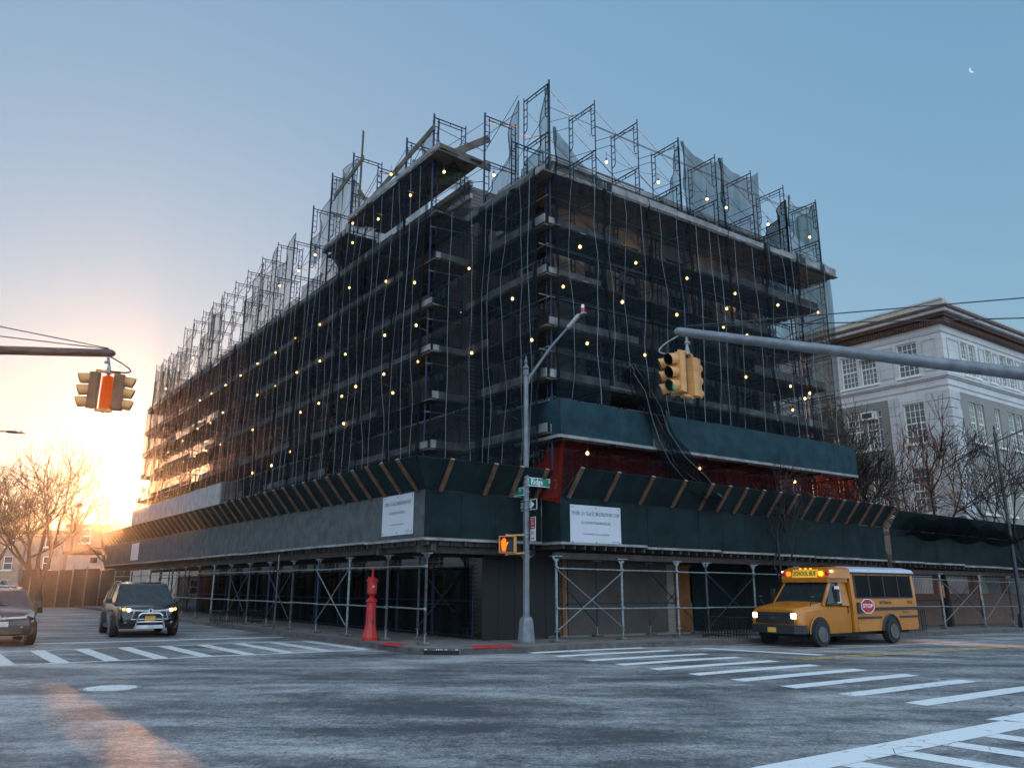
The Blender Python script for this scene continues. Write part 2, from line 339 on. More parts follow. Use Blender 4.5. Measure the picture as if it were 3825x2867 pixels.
def copy_tree(o, parent=None):
    c = o.copy(); C.objects.link(c); c.parent = parent
    for ch in [x for x in bpy.data.objects if x.parent == o]: copy_tree(ch, c)
    return c
ORD = ['first', 'second', 'third', 'fourth', 'fifth', 'sixth', 'seventh', 'eighth', 'ninth', 'tenth', 'eleventh', 'twelfth', 'thirteenth', 'fourteenth', 'fifteenth', 'sixteenth', 'seventeenth', 'eighteenth', 'nineteenth', 'twentieth', 'twenty-first', 'twenty-second', 'twenty-third', 'twenty-fourth']
def text(body, size, mat_, parent, fn, sx=1.0, bold=0.0, name='lettering', align='CENTER'):
    """flat letters; fn(x, y) -> world/local position of the letter plane"""
    cu = bpy.data.curves.new('t', 'FONT'); cu.body = body; cu.size = size; cu.align_x = align; cu.align_y = 'CENTER'; cu.offset = bold; cu.resolution_u = 2
    to = bpy.data.objects.new('t', cu); C.objects.link(to); bpy.context.view_layer.update()
    dg = bpy.context.evaluated_depsgraph_get(); me = bpy.data.meshes.new_from_object(to.evaluated_get(dg)); bpy.data.objects.remove(to)
    off = WL(parent) if parent is not None else Vector((0, 0, 0))
    mb = MB(); mb.add([fn(v.co.x*sx, v.co.y) for v in me.vertices], [tuple(p.vertices) for p in me.polygons])
    return mb
def wall_holes(mb, fn, a0, a1, z0, z1, holes, depth=.18):
    xs = sorted({a0, a1, *[h[0] for h in holes], *[h[1] for h in holes]}); zs = sorted({z0, z1, *[h[2] for h in holes], *[h[3] for h in holes]})
    xs = [x for x in xs if a0 <= x <= a1]; zs = [z for z in zs if z0 <= z <= z1]
    for i in range(len(xs)-1):
        for j in range(len(zs)-1):
            cx, cz = (xs[i]+xs[i+1])/2, (zs[j]+zs[j+1])/2
            if any(h[0] < cx < h[1] and h[2] < cz < h[3] for h in holes): continue
            mb.add([fn(xs[i], 0, zs[j]), fn(xs[i+1], 0, zs[j]), fn(xs[i+1], 0, zs[j+1]), fn(xs[i], 0, zs[j+1])], [(0, 1, 2, 3)])
    for h in holes:
        c = [(h[0], h[2]), (h[1], h[2]), (h[1], h[3]), (h[0], h[3])]
        for k in range(4):
            p, q = c[k], c[(k+1) % 4]
            mb.add([fn(p[0], 0, p[1]), fn(q[0], 0, q[1]), fn(q[0], -depth, q[1]), fn(p[0], -depth, p[1])], [(0, 1, 2, 3)])
def window(parent, fn, a0, a1, z0, z1, nc=4, nr=6, depth=.12, fw=.075, m='window_paint', glass='glass', sill=True):
    mb = MB(); B = lambda x0, x1, d0, d1, y0, y1: mb.box(x0, x1, d0, d1, y0, y1, fn)
    d0, d1 = -depth-.05, -depth+.03
    B(a0, a0+fw, d0, d1, z0, z1); B(a1-fw, a1, d0, d1, z0, z1); B(a0+fw, a1-fw, d0, d1, z0, z0+fw); B(a0+fw, a1-fw, d0, d1, z1-fw, z1)
    zm = (z0+z1)/2; B(a0+fw, a1-fw, d0, d1-.01, zm-.045, zm+.045)
    for i in range(1, nc): x = a0+fw+(a1-a0-2*fw)*i/nc; B(x-.016, x+.016, d0+.02, d1-.02, z0+fw, z1-fw)
    for j in range(1, nr):
        if j*2 == nr: continue
        z = z0+fw+(z1-z0-2*fw)*j/nr; B(a0+fw, a1-fw, d0+.02, d1-.025, z-.016, z+.016)
    if sill: B(a0-.12, a1+.12, .002, .14, z0-.14, z0-.002)
    o = mb.build('window', m, parent)
    p = MB(); p.add([fn(a0+fw/2, -depth-.03, z0+fw/2), fn(a1-fw/2, -depth-.03, z0+fw/2), fn(a1-fw/2, -depth-.03, z1-fw/2), fn(a0+fw/2, -depth-.03, z1-fw/2)], [(0, 1, 2, 3)])
    p.build('pane', glass, o)
    return o

# ================================================================= GROUND
g = MB(); S0 = [-400, -120, -60, -30, -15, 0, 15, 30, 60, 120, 400]
T0 = [-400, -120, -60, -30, -15, 0, 15, 30, 60, 120, 400]
for i in range(10):
    for j in range(10):
        g.add([GP(S0[i], T0[j]), GP(S0[i+1], T0[j]), GP(S0[i+1], T0[j+1]), GP(S0[i], T0[j+1])], [(0, 1, 2, 3)])
ro = g.build('road', 'asphalt'); tag(ro, kind='structure')
# far ground to the horizon
fg = MB(); fg.add([(-6000, -6000, -.6), (6000, -6000, -.6), (6000, 6000, -.6), (-6000, 6000, -.6)], [(0, 1, 2, 3)]); tag(fg.build('ground', 'soil'), kind='structure')
# kerb line (s,t) round the corner
kerb = [(-4.55, 90), (-4.55, 40), (-4.55, 12), (-4.6, 6)]+[ST(gz(u, v)) for u, v in ((1400, 2421), (1459, 2432), (1530, 2440), (1600, 2444), (1715, 2445), (1850, 2441), (2000, 2435), (2100, 2427), (2250, 2421))]+[ (8, -1.15), (20, -1.15), (60, -1.15), (120, -1.15)]
sw = MB(); n = len(kerb); inner = [(0.0, 90)]
vs = [GP(a, b, .15) for a, b in kerb]+[GP(120, 90, .15)]
# pavement: fan built as strips towards the building
inn = [(3, 90), (3, 40), (3, 12), (3, 6), (3, 4.5), (3, 4), (3, 3.6), (3, 3.3), (3, 3.2), (3.1, 3.1), (3.3, 3), (3.6, 3), (4.5, 3), (8, 3), (20, 3), (60, 3), (120, 3)]
for i in range(n-1):
    (a, b), (c, d) = kerb[i], kerb[i+1]; (e, f), (h, k) = inn[i], inn[i+1]
    def off(s, t, q):  # 0.16 in from the kerb
        L = math.hypot(q[0]-s, q[1]-t); return (s+(q[0]-s)*.17/L, t+(q[1]-t)*.17/L)
    p0, p1 = off(a, b, (e, f)), off(c, d, (h, k))
    sw.add([GP(*p0, .15), GP(*p1, .15), GP(h, k, .15), GP(e, f, .15)], [(0, 1, 2, 3)])
pm_ = M['concrete'].copy(); pn, pk = pm_.node_tree.nodes, pm_.node_tree.links; M['slabs'] = pm_
pb = pn['Principled BSDF']; src = pb.inputs['Base Color'].links[0].from_socket; tcn = pn.new('ShaderNodeTexCoord'); mpn = pn.new('ShaderNodeMapping'); mpn.inputs['Rotation'].default_value = (0, 0, -math.atan2(uR.y, uR.x))
brn = pn.new('ShaderNodeTexBrick'); brn.offset = 0; brn.inputs['Scale'].default_value = 1; brn.inputs['Brick Width'].default_value = 1.5; brn.inputs['Row Height'].default_value = 1.5; brn.inputs['Mortar Size'].default_value = .02
brn.inputs['Color1'].default_value = (1, 1, 1, 1); brn.inputs['Color2'].default_value = (.78, .78, .78, 1); brn.inputs['Mortar'].default_value = (.3, .3, .3, 1)
mun = pn.new('ShaderNodeMix'); mun.data_type = 'RGBA'; mun.blend_type = 'MULTIPLY'; mun.inputs[0].default_value = 1
pk.new(tcn.outputs['Object'], mpn.inputs[0]); pk.new(mpn.outputs[0], brn.inputs['Vector']); pk.new(src, mun.inputs[6]); pk.new(brn.outputs['Color'], mun.inputs[7]); pk.new(mun.outputs[2], pb.inputs['Base Color'])
tag(sw.build('pavement', 'slabs'), kind='structure')
kb = MB()
for i in range(n-1):
    (a, b), (c, d) = kerb[i], kerb[i+1]; p0, p1 = off(a, b, inn[i]), off(c, d, inn[i+1])
    kb.hexa([GP(a, b, -.1), GP(c, d, -.1), GP(*p1, -.1), GP(*p0, -.1), GP(a, b, .146), GP(c, d, .146), GP(*p1, .152), GP(*p0, .152)])
tag(kb.build('kerb', 'kerb'), kind='structure')
# opposite pavements (left street far side), beyond the frame on the left
ow = MB(); ow.hexa([GP(-60, 8, -.1), GP(-16.2, 8, -.1), GP(-16.2, 90, -.1), GP(-60, 90, -.1), GP(-60, 8, .15), GP(-16.2, 8, .15), GP(-16.2, 90, .15), GP(-60, 90, .15)])
tag(ow.build('pavement', 'concrete'), kind='structure')
def quad_mark(mb, pts, dz=.005, sub=4):
    """pts in (s,t), 4 corners; subdivided so that it follows the ground"""
    a, b, c, d = [Vector((*p, 0)) for p in pts]
    for i in range(sub):
        u0, u1 = i/sub, (i+1)/sub; q = [a.lerp(b, u0), a.lerp(b, u1), d.lerp(c, u1), d.lerp(c, u0)]
        mb.add([GP(x.x, x.y, dz) for x in q], [(0, 1, 2, 3)])
    return mb
# right-hand crossing: bars parallel to the right street
cw = MB()
for k in range(11):
    t0 = -12.37+k*1.215; l0 = -3.1+k*.135; r0 = l0+4.1+.02*k
    if k > 7: t0 += .02*k
    quad_mark(cw, [(l0, t0), (r0-.1, t0), (r0, t0+.38), (l0+.06, t0+.38)])
tag(cw.build('crosswalk', 'white_paint'), kind='structure')
cw = MB()     # left-hand ladder crossing
quad_mark(cw, [(-15.8, 6.6), (-4.9, 6.6), (-4.9, 6.78), (-15.8, 6.78)], sub=8); quad_mark(cw, [(-15.8, 2.2), (-4.95, 2.2), (-4.95, 2.4), (-15.8, 2.4)], sub=8)
for k in range(10):
    s0 = -14.9+k*1.08; quad_mark(cw, [(s0, 2.41), (s0, 6.59), (s0+.36, 6.59), (s0+.36, 2.41)])
tag(cw.build('crosswalk', 'old_paint'), kind='structure')
cw = MB()     # near crossing at the bottom right
quad_mark(cw, [(-11.5, -14.12), (-3.6, -14.12), (-3.6, -13.68), (-11.5, -13.68)], sub=8); quad_mark(cw, [(-3.55, -14.1), (-2.6, -14.05), (-2.6, -13.5), (-3.75, -13.5)])
for k in range(9):
    s0 = -10.9+k*.96; quad_mark(cw, [(s0, -14.13), (s0+.34, -14.13), (s0+.42, -17.6), (s0+.08, -17.6)])
tag(cw.build('crosswalk', 'white_paint'), kind='structure')
sm = MB(); quad_mark(sm, [(-12.6, 9.5), (-4.9, 8.8), (-4.9, 9.1), (-12.6, 9.8)], sub=8); tag(sm.build('stop_line', 'white_paint'), kind='structure')
sm = MB(); quad_mark(sm, [(3.55, -2.0), (4.35, -5.5), (4.8, -5.5), (3.95, -2.0)]); tag(sm.build('stop_line', 'white_paint'), kind='structure')
cl = MB()
for o in (0, .28): quad_mark(cl, [(2.6, -5.9-o), (70, -6.2-o), (70, -6.32-o), (2.6, -6.02-o)], sub=20)
tag(cl.build('centre_line', 'yellow_paint'), kind='structure')
pl = MB(); quad_mark(pl, [(5.5, -3.9), (70, -3.9), (70, -4.0), (5.5, -4.0)], sub=20); tag(pl.build('parking_line', 'old_paint'), kind='structure')
sm = MB(); quad_mark(sm, [(-12.2, 19.), (-4.9, 19.), (-4.9, 19.12), (-12.2, 19.12)], sub=4); tag(sm.build('lane_mark', 'old_paint'), kind='structure')
# manhole cover
mh = thing('manhole_cover', 'round pale iron manhole cover set in the asphalt of the junction', 'manhole cover', gz(413, 2570))
m_ = MB(); m_.lathe([(.5, .0), (.5, .012), (.44, .014), (.43, .006)], 32); m_.build('rim_ring', 'iron_lid', mh, local=True)
m_ = MB(); m_.lathe([(.42, .0), (.42, .012)], 32)
for i in range(5):
    for j in range(8): m_.box(-.03+(.08*i+.06)*cos(j*pi/4), .03+(.08*i+.06)*cos(j*pi/4), -.03+(.08*i+.06)*sin(j*pi/4), .03+(.08*i+.06)*sin(j*pi/4), .012, .017)
m_.build('lid', 'old_paint', mh, local=True)
mh2 = copy_tree(mh); mh2.location = gz(150, 2318); mh2['label'] = 'small dark round manhole cover far down the left street between the two cars'
# red tactile pads
for nm, pts, lb in (('tactile_pad', [ST(gz(u, v, .16)) for u, v in ((1408, 2404), (1490, 2413), (1528, 2404), (1450, 2396))], 'red tactile pad in the kerb ramp just right of the red fire alarm post'),
                    ('tactile_pad', [ST(gz(u, v, .16)) for u, v in ((1772, 2420), (1925, 2415), (1908, 2404), (1757, 2407))], 'red tactile pad in the kerb ramp left of the lamp post base')):
    q = MB(); a, b, c, d = [GP(*p, .156) for p in pts]; q.add([a, b, c, d], [(0, 1, 2, 3)]); a, b, c, d = a-Vector((0, 0, .03)), b-Vector((0, 0, .03)), c-Vector((0, 0, .03)), d-Vector((0, 0, .03))
    for i in range(6):
        for j in range(9):
            u, v = (i+.5)/6, (j+.5)/9; p = Vector(q.v[0]).lerp(q.v[1], v).lerp(Vector(q.v[3]).lerp(q.v[2], v), u); q.box(p.x-.02, p.x+.02, p.y-.02, p.y+.02, p.z, p.z+.006)
    tag(q.build(nm, 'tactile'), lb, 'tactile paving', 'red pads in the kerb ramps')
# catch basin in the kerb
cb = thing('catch_basin', 'dark storm drain inlet with iron hood set into the corner kerb', 'storm drain', GP(-3.75, -.1))
bA, bB = gz(1600, 2444), gz(1715, 2445); bA = bA+(bA-bB)*.15
fnb = lambda x, y, z: bA+(bB-bA)*x+Vector((0, -1, 0))*(y-.03)+Vector((0, 0, z))
q = MB(); q.box(-.05, 1.05, .03, .12, .11, .165, fnb); q.box(-.05, .0, .03, .12, .0, .11, fnb); q.box(1., 1.05, .03, .12, .0, .11, fnb); q.build('hood', 'kerb', cb)
q = MB(); q.box(0, 1., .04, .07, .0, .11, fnb); q.build('opening', 'dark', cb)
q = MB()
for x in (.03, .07, .36, .41, .46, .51, .6, .64, .9, .94): q.box(x, x+.025, .12, .126, .125, .15, fnb)
q.build('stud', 'sign_white', cb)

# ================================================================= MAIN SCHOOL BUILDING behind the scaffold
Sg = 1.75; Tg = 2.2          # wall planes at the corner bay
fnR = lambda a, d, z: P(a, Tg-d, z)
fnL0 = lambda a, d, z: P(Sg-d, a, z)
fnL1 = lambda a, d, z: P(.3-d, a, z)
bld = thing('school_building', 'tan brick school building wrapped in scaffolding and dark netting on the corner', 'building', P(6, 8, 0))
TOP = 17.5; floors = [(1.2, 3.2), (5.0, 7.7), (8.9, 11.6), (12.7, 15.0)]
holesR = []
for i, a in enumerate([3.2, 5.0, 7.6, 9.4, 11.9]):
    for z0, z1 in floors: holesR.append((a, a+1.15, z0, z1))
mb = MB(); wall_holes(mb, fnR, Sg, 14.0, -.3, TOP, holesR)
mb.add([P(14.0, Tg, -.3), P(14.0, 22, -.3), P(14.0, 22, TOP), P(14.0, Tg, TOP)], [(0, 1, 2, 3)])
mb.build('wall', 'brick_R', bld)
mb = MB(); wall_holes(mb, lambda a, d, z: fnR(a, d+.03, z), Sg, 14.0, 11.9, 15.55, [h for h in holesR if h[2] > 12], .05); mb.build('pale_storey', 'pale_terracotta', bld)
for a in (4.55, 7.0, 8.95, 11.1, 13.3): mb = MB(); mb.box(a-.12, a+.12, .032, .1, 11.95, 15.5, fnR); mb.build('pilaster', 'pale_terracotta', bld)
holesL = []
for k in range(9):
    a = 7.0+k*3.2
    for z0, z1 in floors: holesL.append((a, a+1.5, z0, z1))
mb = MB(); wall_holes(mb, fnL0, Tg, 5.6, -.3, TOP, [(3.2, 4.4, z0, z1) for z0, z1 in floors]); wall_holes(mb, fnL1, 5.6, 37.5, -.3, TOP, holesL)
mb.add([P(.3, 5.6, -.3), P(Sg, 5.6, -.3), P(Sg, 5.6, TOP), P(.3, 5.6, TOP)], [(0, 1, 2, 3)])
mb.add([P(.3, 37.5, -.3), P(14, 37.5, -.3), P(14, 37.5, TOP), P(.3, 37.5, TOP)], [(0, 1, 2, 3)])
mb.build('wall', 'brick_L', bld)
for h in holesR: window(bld, fnR, *h, nc=3, nr=4, m='frame_dull', sill=h[3] > 4)
for h in holesL: window(bld, fnL1, *h, nc=3, nr=4, m='frame_dull')
for z0, z1 in floors: window(bld, fnL0, 3.2, 4.4, z0, z1, nc=3, nr=4)
mb = MB()
mb.hexa([P(Sg, Tg, TOP-.01), P(14, Tg, TOP-.01), P(14, 37.5, TOP-.01), P(Sg, 37.5, TOP-.01), P(Sg, Tg, TOP+.02), P(14, Tg, TOP+.02), P(14, 37.5, TOP+.02), P(Sg, 37.5, TOP+.02)]); mb.build('roof', 'roof_dark', bld)
for zz, h, d in ((4.1, .35, .1), (8.2, .25, .08), (15.6, .5, .22), (16.9, .22, .12), (TOP-.05, .22, .16)):
    mb = MB(); mb.box(Sg-d, 14.0+d, .003, d, zz, zz+h, fnR); mb.box(Tg, 5.6, .003, d, zz, zz+h, fnL0); mb.box(5.6-d, 37.5+d, .003, d, zz, zz+h, fnL1); mb.build('band_course', 'stone_trim', bld)
mb = MB(); mb.box(Sg+.4, 6.8, .02, .06, .2, 2.95, fnR); mb.build('plaster_panel', 'cream_wall', bld)
mb = MB(); mb.box(7.25, 8.0, .02, .07, .2, 2.75, fnR); mb.build('door_board', 'orange_ply', bld)
mb = MB(); mb.box(1.85, 1.98, .08, .14, .2, 2.9, fnR); mb.build('timber_post', 'orange_ply', bld)
# jersey: chain-link hoarding frames at the foot of the left face
q = MB()
for x0, x1 in ((2.9, 3.1), (3.6, 5.6)): pass
for x0, x1 in ((8.1, 11.0), (11.05, 14.0)): q = MB(); q.box(x0, x1, .09, .12, .2, 2.95, fnR); q.build('shade_board', 'ply_green', bld)  # dark boards added to stand in for the shade under the shed
dh = thing('hoarding', 'dark plywood hoarding across the corner under the shed, behind the lamp post', 'fence', P(0, 2.6, .15))
for k in range(5):
    q = MB(); a = -1.3+k*.61; q.box(a, a+.6, 0, .03, .16, 2.85, lambda x, d, z: P(x, 2.1-d, z)); q.build('plywood_panel', 'dark', dh)
hd = thing('hoarding', 'dark chain-link hoarding panels under the shed along the left street', 'fence', P(-.6, 8, .15))
for k in range(14):
    a = 2.6+k*2.45; q = MB(); f = lambda x, d, z: P(-1.3-d, x, z)
    for z in (.25, 1.3, 2.35): q.tube(f(a, 0, z), f(a+2.35, 0, z), .022)
    q.tube(f(a, 0, .15), f(a, 0, 2.4), .025); q.tube(f(a+2.35, 0, .15), f(a+2.35, 0, 2.4), .025); fr = q.build('fence_panel', 'blue_steel', hd)
    q = MB(); q.add([f(a, .01, .2), f(a+2.35, .01, .2), f(a+2.35, .01, 2.35), f(a, .01, 2.35)], [(0, 1, 2, 3)]); q.build('mesh_screen', 'net_dark', fr)

# ================================================================= SCAFFOLDS
LIFT = [4.5, 6.4, 8.2, 10.0, 11.8, 13.6, 15.4, 17.35, 19.3]
def frame_mesh():
    q = MB(); W_, H_ = 1.45, 1.0; r = .025
    H_ = 1.95
    for x in (0, W_): q.tube((x, 0, 0), (x, 0, H_+.12), r)
    q.tube((0, 0, H_-.02), (W_, 0, H_-.02), r); q.tube((.12, 0, H_-.16), (W_-.12, 0, H_-.16), r*.8)
    for x, d in ((0, 1), (W_, -1)):
        xi = x+d*.2; q.tube((xi, 0, H_-.02), (xi, 0, .75), r*.8); q.path([(xi, 0, .75), (xi-d*.05, 0, .64), (x, 0, .6)], r*.8)
        for z in (1.55, 1.25, .95): q.tube((x, 0, z), (xi, 0, z), r*.65)
    q.tube((W_/2, 0, H_-.16), (W_/2, 0, H_-.02), r*.6)
    ob = q.build('scaffold_frame', 'blue_steel'); me = ob.data; bpy.data.objects.remove(ob); return me
FM = frame_mesh()
aRz = math.atan2(uR.y, uR.x); aLz = math.atan2(uL.y, uL.x)
def put_frame(root, p, rz, z0, z1):
    o = bpy.data.objects.new('scaffold_frame', FM); C.objects.link(o); o.parent = root; o.location = Vector((p.x, p.y, z0))-root.location
    o.rotation_euler = (0, 0, rz); o.scale = (1, 1, (z1-z0)/1.95); return o
def braces(root, p, q, nrm, z0, z1, inner=True, xo=True):
    """cross braces between two columns p,q"""
    m = MB(); r = .013
    for off in ((0,), (0, 1.45))[inner]:
        a, b = p+nrm*off, q+nrm*off; za, zb = z0+.35, z1-.3
        if xo or off: m.tube((a.x, a.y, za), (b.x, b.y, zb), r, n=4)
        m.tube((a.x, a.y, zb), (b.x, b.y, za), r, n=4)
    if random.random() < .55: m.tube((p.x, p.y, z0+1.0), (q.x, q.y, z0+1.0), .016, n=4)
    return m.build('cross_brace', 'dark_galv' if random.random() < .8 else 'galv', root)
def deck(root, rects, z, toe=True, mname='plank'):
    """rects: (origin fn: along a, across d) plank runs"""
    m = MB(); tb = MB()
    for fn, a0, a1, d0, d1, side in rects:
        nb = max(1, int(round((d1-d0)/.27))); wv = (d1-d0)/nb
        for k in range(nb):
            a = a0+(random.random()*.25 if True else 0)-.15
            while a < a1-.2:
                L = min(random.choice((2.4, 3.6, 4.2)), a1-a+random.random()*.2); dz = random.random()*.02
                m.box(a, a+L-.02, d0+k*wv+.01, d0+(k+1)*wv-.01, z-.05+dz, z+dz, fn); a += L
        if side is not None:      # toe boards, some missing or tilted
            a = a0
            while a < a1-.3:
                L = min(random.choice((2.3, 3.3, 4.0)), a1-a)
                if random.random() < .78:
                    hh = random.uniform(.2, .3); o = random.uniform(-.02, .02)
                    tb = MB(); tb.box(a, a+L-.03, side-.02+o, side+.02+o, z+.03, z+.03+hh, fn); tb.build('toe_board', 'weathered_plank', root)
                a += L
    d = m.build('plank_deck', mname, root)
    return d
# --- right face
colsR = [.12, 2.28, 4.45, 6.7, 8.9, 11.2, 13.45, 15.85]; TO = .4
nl = -uL; 
scR = thing('pipe_scaffold', 'tall blue pipe scaffold along the right-hand street face of the school', 'scaffold', P(8, 1, 4.3), group='scaffolds round the school')
for i, s_ in enumerate(colsR):
    for k in range(len(LIFT)-1):
        z0, z1 = LIFT[k], LIFT[k+1]; put_frame(scR, P(s_, TO, 0), aLz, z0, z1)
        if i < len(colsR)-1: braces(scR, P(s_, TO, 0), P(colsR[i+1], TO, 0), uL, z0, z1, xo=(k < 6 or random.random() < .5))
dR = lambda a, d, z: P(a, TO+d, z)
for z in (6.45, 8.25, 10.05, 11.85, 13.65): deck(scR, [(dR, -.1, 14.9, -.18, 1.62, -.2)], z)
deck(scR, [(dR, -.3, 16.35, -.35, 1.62, -.37)], 15.55)
for i in (0, 3): 
    m = MB(); m.tube(P(colsR[i], TO-.03, 4.5), P(colsR[i], TO-.03, 19.4), .032, n=8); m.build('standard', 'blue_steel', scR)
m = MB()
for z in (9.2, 11.1, 12.9, 16.4): m.tube(P(-.4, TO-.05, z), P(4.6, TO-.05, z+.02), .024)
for z in (7.4, 9.4, 11.2, 13.0, 14.8): m.tube(P(.1, TO-.02, z), P(14.6, TO-.02, z-.03), .015, n=4)
for z in (16.3, 18.3): m.tube(P(.1, TO-.02, z), P(15.85, TO-.02, z-.05), .014, n=4)
m.build('guard_rail', 'galv', scR)
# return beyond the right end
scE = thing('pipe_scaffold', 'short return of pipe scaffold wrapping the far right end of the school', 'scaffold', P(15.9, 3, 4.3), group='scaffolds round the school')
for j, t_ in enumerate((2.2, 4.4, 6.6)):
    for k in range(len(LIFT)-2):
        put_frame(scE, P(14.4, t_, 0), aRz, LIFT[k], LIFT[k+1])
        if j < 2: braces(scE, P(15.85, t_, 0), P(15.85, t_+2.2, 0), -uR, LIFT[k], LIFT[k+1])
dE = lambda a, d, z: P(15.9-d, a, z)
for z in (8.25, 10.05, 11.85, 13.65): deck(scE, [(dE, 2.1, 6.8, 1.0, 1.85, .98)], z)
# --- left, corner recess + pavilion (near)
SO = -1.55
scN = thing('pipe_scaffold', 'tallest blue pipe scaffold on the left street face next to the corner, with stair tower', 'scaffold', P(-1, 9, 4.3), group='scaffolds round the school')
nearT = [5.45, 7.65, 10.3, 12.9, 15.3, 17.5, 20.0]
topN = {0: 19.9, 1: 19.9, 2: 19.9, 3: 21.7, 4: 21.7, 5: 20.8, 6: 19.9}
def lifts(top, n=9):
    L = [top-1.97*i for i in range(2)]; z = L[-1]
    zz = [top, top-1.97, top-3.9]
    while zz[-1]-1.82 > 4.2: zz.append(zz[-1]-1.82)
    return zz[::-1]
def col_left(root, s_, t_, top):
    L = lifts(top)
    for a, b in zip(L, L[1:]): put_frame(root, P(s_, t_, 0), aRz, a, b)
    return L
cs = P(-.05, 4.05, 0)
La = col_left(scN, -.1, 4.05, 19.8); Lc = col_left(scN, -.1, 2.3, 17.8)
for a, b in zip(La, La[1:]): braces(scN, P(-.1, 1.9, 0), P(-.1, 4.05, 0), uR, a, b)
for i, t_ in enumerate(nearT):
    L = col_left(scN, SO, t_, topN[i])
    if i < len(nearT)-1:
        for a, b in zip(L, L[1:]):
            if b <= topN[i+1]+.3: braces(scN, P(SO, t_, 0), P(SO, nearT[i+1], 0), uR, a, b, xo=random.random() < .7)
for a, b in zip(La, La[1:]): braces(scN, P(-.1, 4.05, 0), P(SO, 5.45, 0), uL*.01, a, b, inner=False)
m = MB()
for i in (0, 1, 3, 4, 5): m.tube(P(SO-.03, nearT[i], 4.4), P(SO-.03, nearT[i], topN[i]+.15), .034, n=8)
m.tube(P(-.13, 4.05, 4.5), P(-.13, 4.05, 19.9), .03, n=8); m.build('standard', 'blue_steel', scN)
dN0 = lambda a, d, z: P(-.1+d, a, z); dN1 = lambda a, d, z: P(SO+d, a, z)
for z in (6.45, 8.25, 10.05, 11.85, 13.65, 15.55):
    deck(scN, [(dN0, .2, 4.9, -.12, 1.6, -.14), (dN1, 5.0, 21.2, -.14, 1.6, -.16), (lambda a, d, z_: P(a, 5.0-d, z_), -1.6, -.1, -.4, .05, .06)], z)
deck(scN, [(dN1, 4.6, 12.6, -.25, 1.7, -.27)], 18.05)
deck(scN, [(dN1, 12.9, 15.4, -.2, 1.6, -.2)], 17.6)
m = MB()
for z in (7.5, 9.3, 11.0, 12.9, 14.7):
    m.tube(P(-.13, .2, z), P(-.13, 4.6, z), .024); m.tube(P(SO-.2, 5.2, z+.3), P(.4, 4.9, z+.3), .024)
m.build('guard_rail', 'galv', scN)
# loose timbers on the top lift
m = MB()
m.bar(P(SO-.1, 5.3, 19.35), P(SO-.1, 11.9, 18.2), .05, .26); m.bar(P(-1.8, 4.62, 18.1), P(.6, 4.68, 18.0), .05, .34); m.bar(P(-.9, 4.9, 18.3), P(.2, 4.2, 18.95), .06, .3)
m.bar(P(SO-.15, 11.5, 20.9), P(SO-.15, 14.6, 20.2), .05, .26); m.bar(P(SO+.1, 12.3, 17.5), P(SO+.1, 12.25, 22.7), .2, .06); m.bar(P(SO+.1, 12.3, 19.6), P(SO+.1, 10.9, 18.1), .05, .2)
m.build('loose_timber', 'plank', scN)
# stair tower
m = MB(); f = lambda a, d, z: P(SO+d, a, z); zz = 4.6; k = 0
while zz < 17:
    a, b = (13.1, 15.1) if k % 2 == 0 else (15.1, 13.1)
    for d in (.12, .75): m.bar(f(a, d, zz), f(b, d, zz+1.82), .04, .16)
    for j in range(8): x = a+(b-a)*(j+.5)/8; z = zz+1.82*(j+.5)/8; m.box(x-.11, x+.11, .12, .75, z-.015, z+.015, f)
    for d in (.12, .75): m.tube(f(a, d, zz+.9), f(b, d, zz+2.7), .02, n=5)
    m.box(b-.35, b+.35, .0, 1.4, zz+1.8, zz+1.85, f); zz += 1.82; k += 1
m.build('stair_flight', 'dark_galv', scN)
m = MB()
for a, d in ((15.45, .7), (15.5, 1.35), (12.85, 1.3)): m.bar(f(a, d, 4.4), f(a, d, 17.5), .18, .1)
for z in [5+1.82*i for i in range(7)]: m.bar(f(15.45, .7, z), f(18., .9, z+.1), .05, .25)
m.build('timber_upright', 'weathered_plank', scN)
# --- left, far run
scF = thing('pipe_scaffold', 'long run of pipe scaffold receding down the left street towards the sun', 'scaffold', P(-1, 35, 4.3), group='scaffolds round the school')
farT = [22.5, 25.0, 27.5, 29.8, 32.1, 34.5, 36.8, 39.1, 41.5, 42.9, 45.0, 47.2, 49.5]
for i, t_ in enumerate(farT):
    top = 20.6 if t_ < 42 else 19.45
    L = col_left(scF, SO, t_, top)[-8:] if i < 12 else col_left(scF, SO, t_, top)
    if i < len(farT)-1:
        for a, b in zip(L, L[1:]):
            if b <= (20.6 if farT[i+1] < 42 else 19.45)+.3: braces(scF, P(SO, t_, 0), P(SO, farT[i+1], 0), uR, a, b, xo=random.random() < .6)
for z in (6.45, 8.25, 10.05, 11.85, 13.65, 15.55): deck(scF, [(dN1, 21.2, 50.2, -.14, 1.6, -.16)], z)
m = MB()
for t_ in (42.9, 45, 47.2, 49.5):
    for z in (8.25, 10.05, 11.85, 13.65): m.tube(P(SO, t_, z-.2), P(3.5, t_, z-.2), .024, n=5)
for d in (0.2, 2.0, 3.6): m.tube(P(d, 49.5, 4.5), P(d, 49.5, 19.3), .03, n=6)
m.build('ledger', 'blue_steel', scF)
m = MB(); m.box(27, 50.3, -.35, -.31, 6.3, 7.55, lambda a, d, z: P(SO+d, a, z)); m.box(27, 27.04, -.31, .6, 6.3, 7.55, lambda a, d, z: P(SO+d, a, z)); m.build('white_hoarding', 'ply_white', scF)

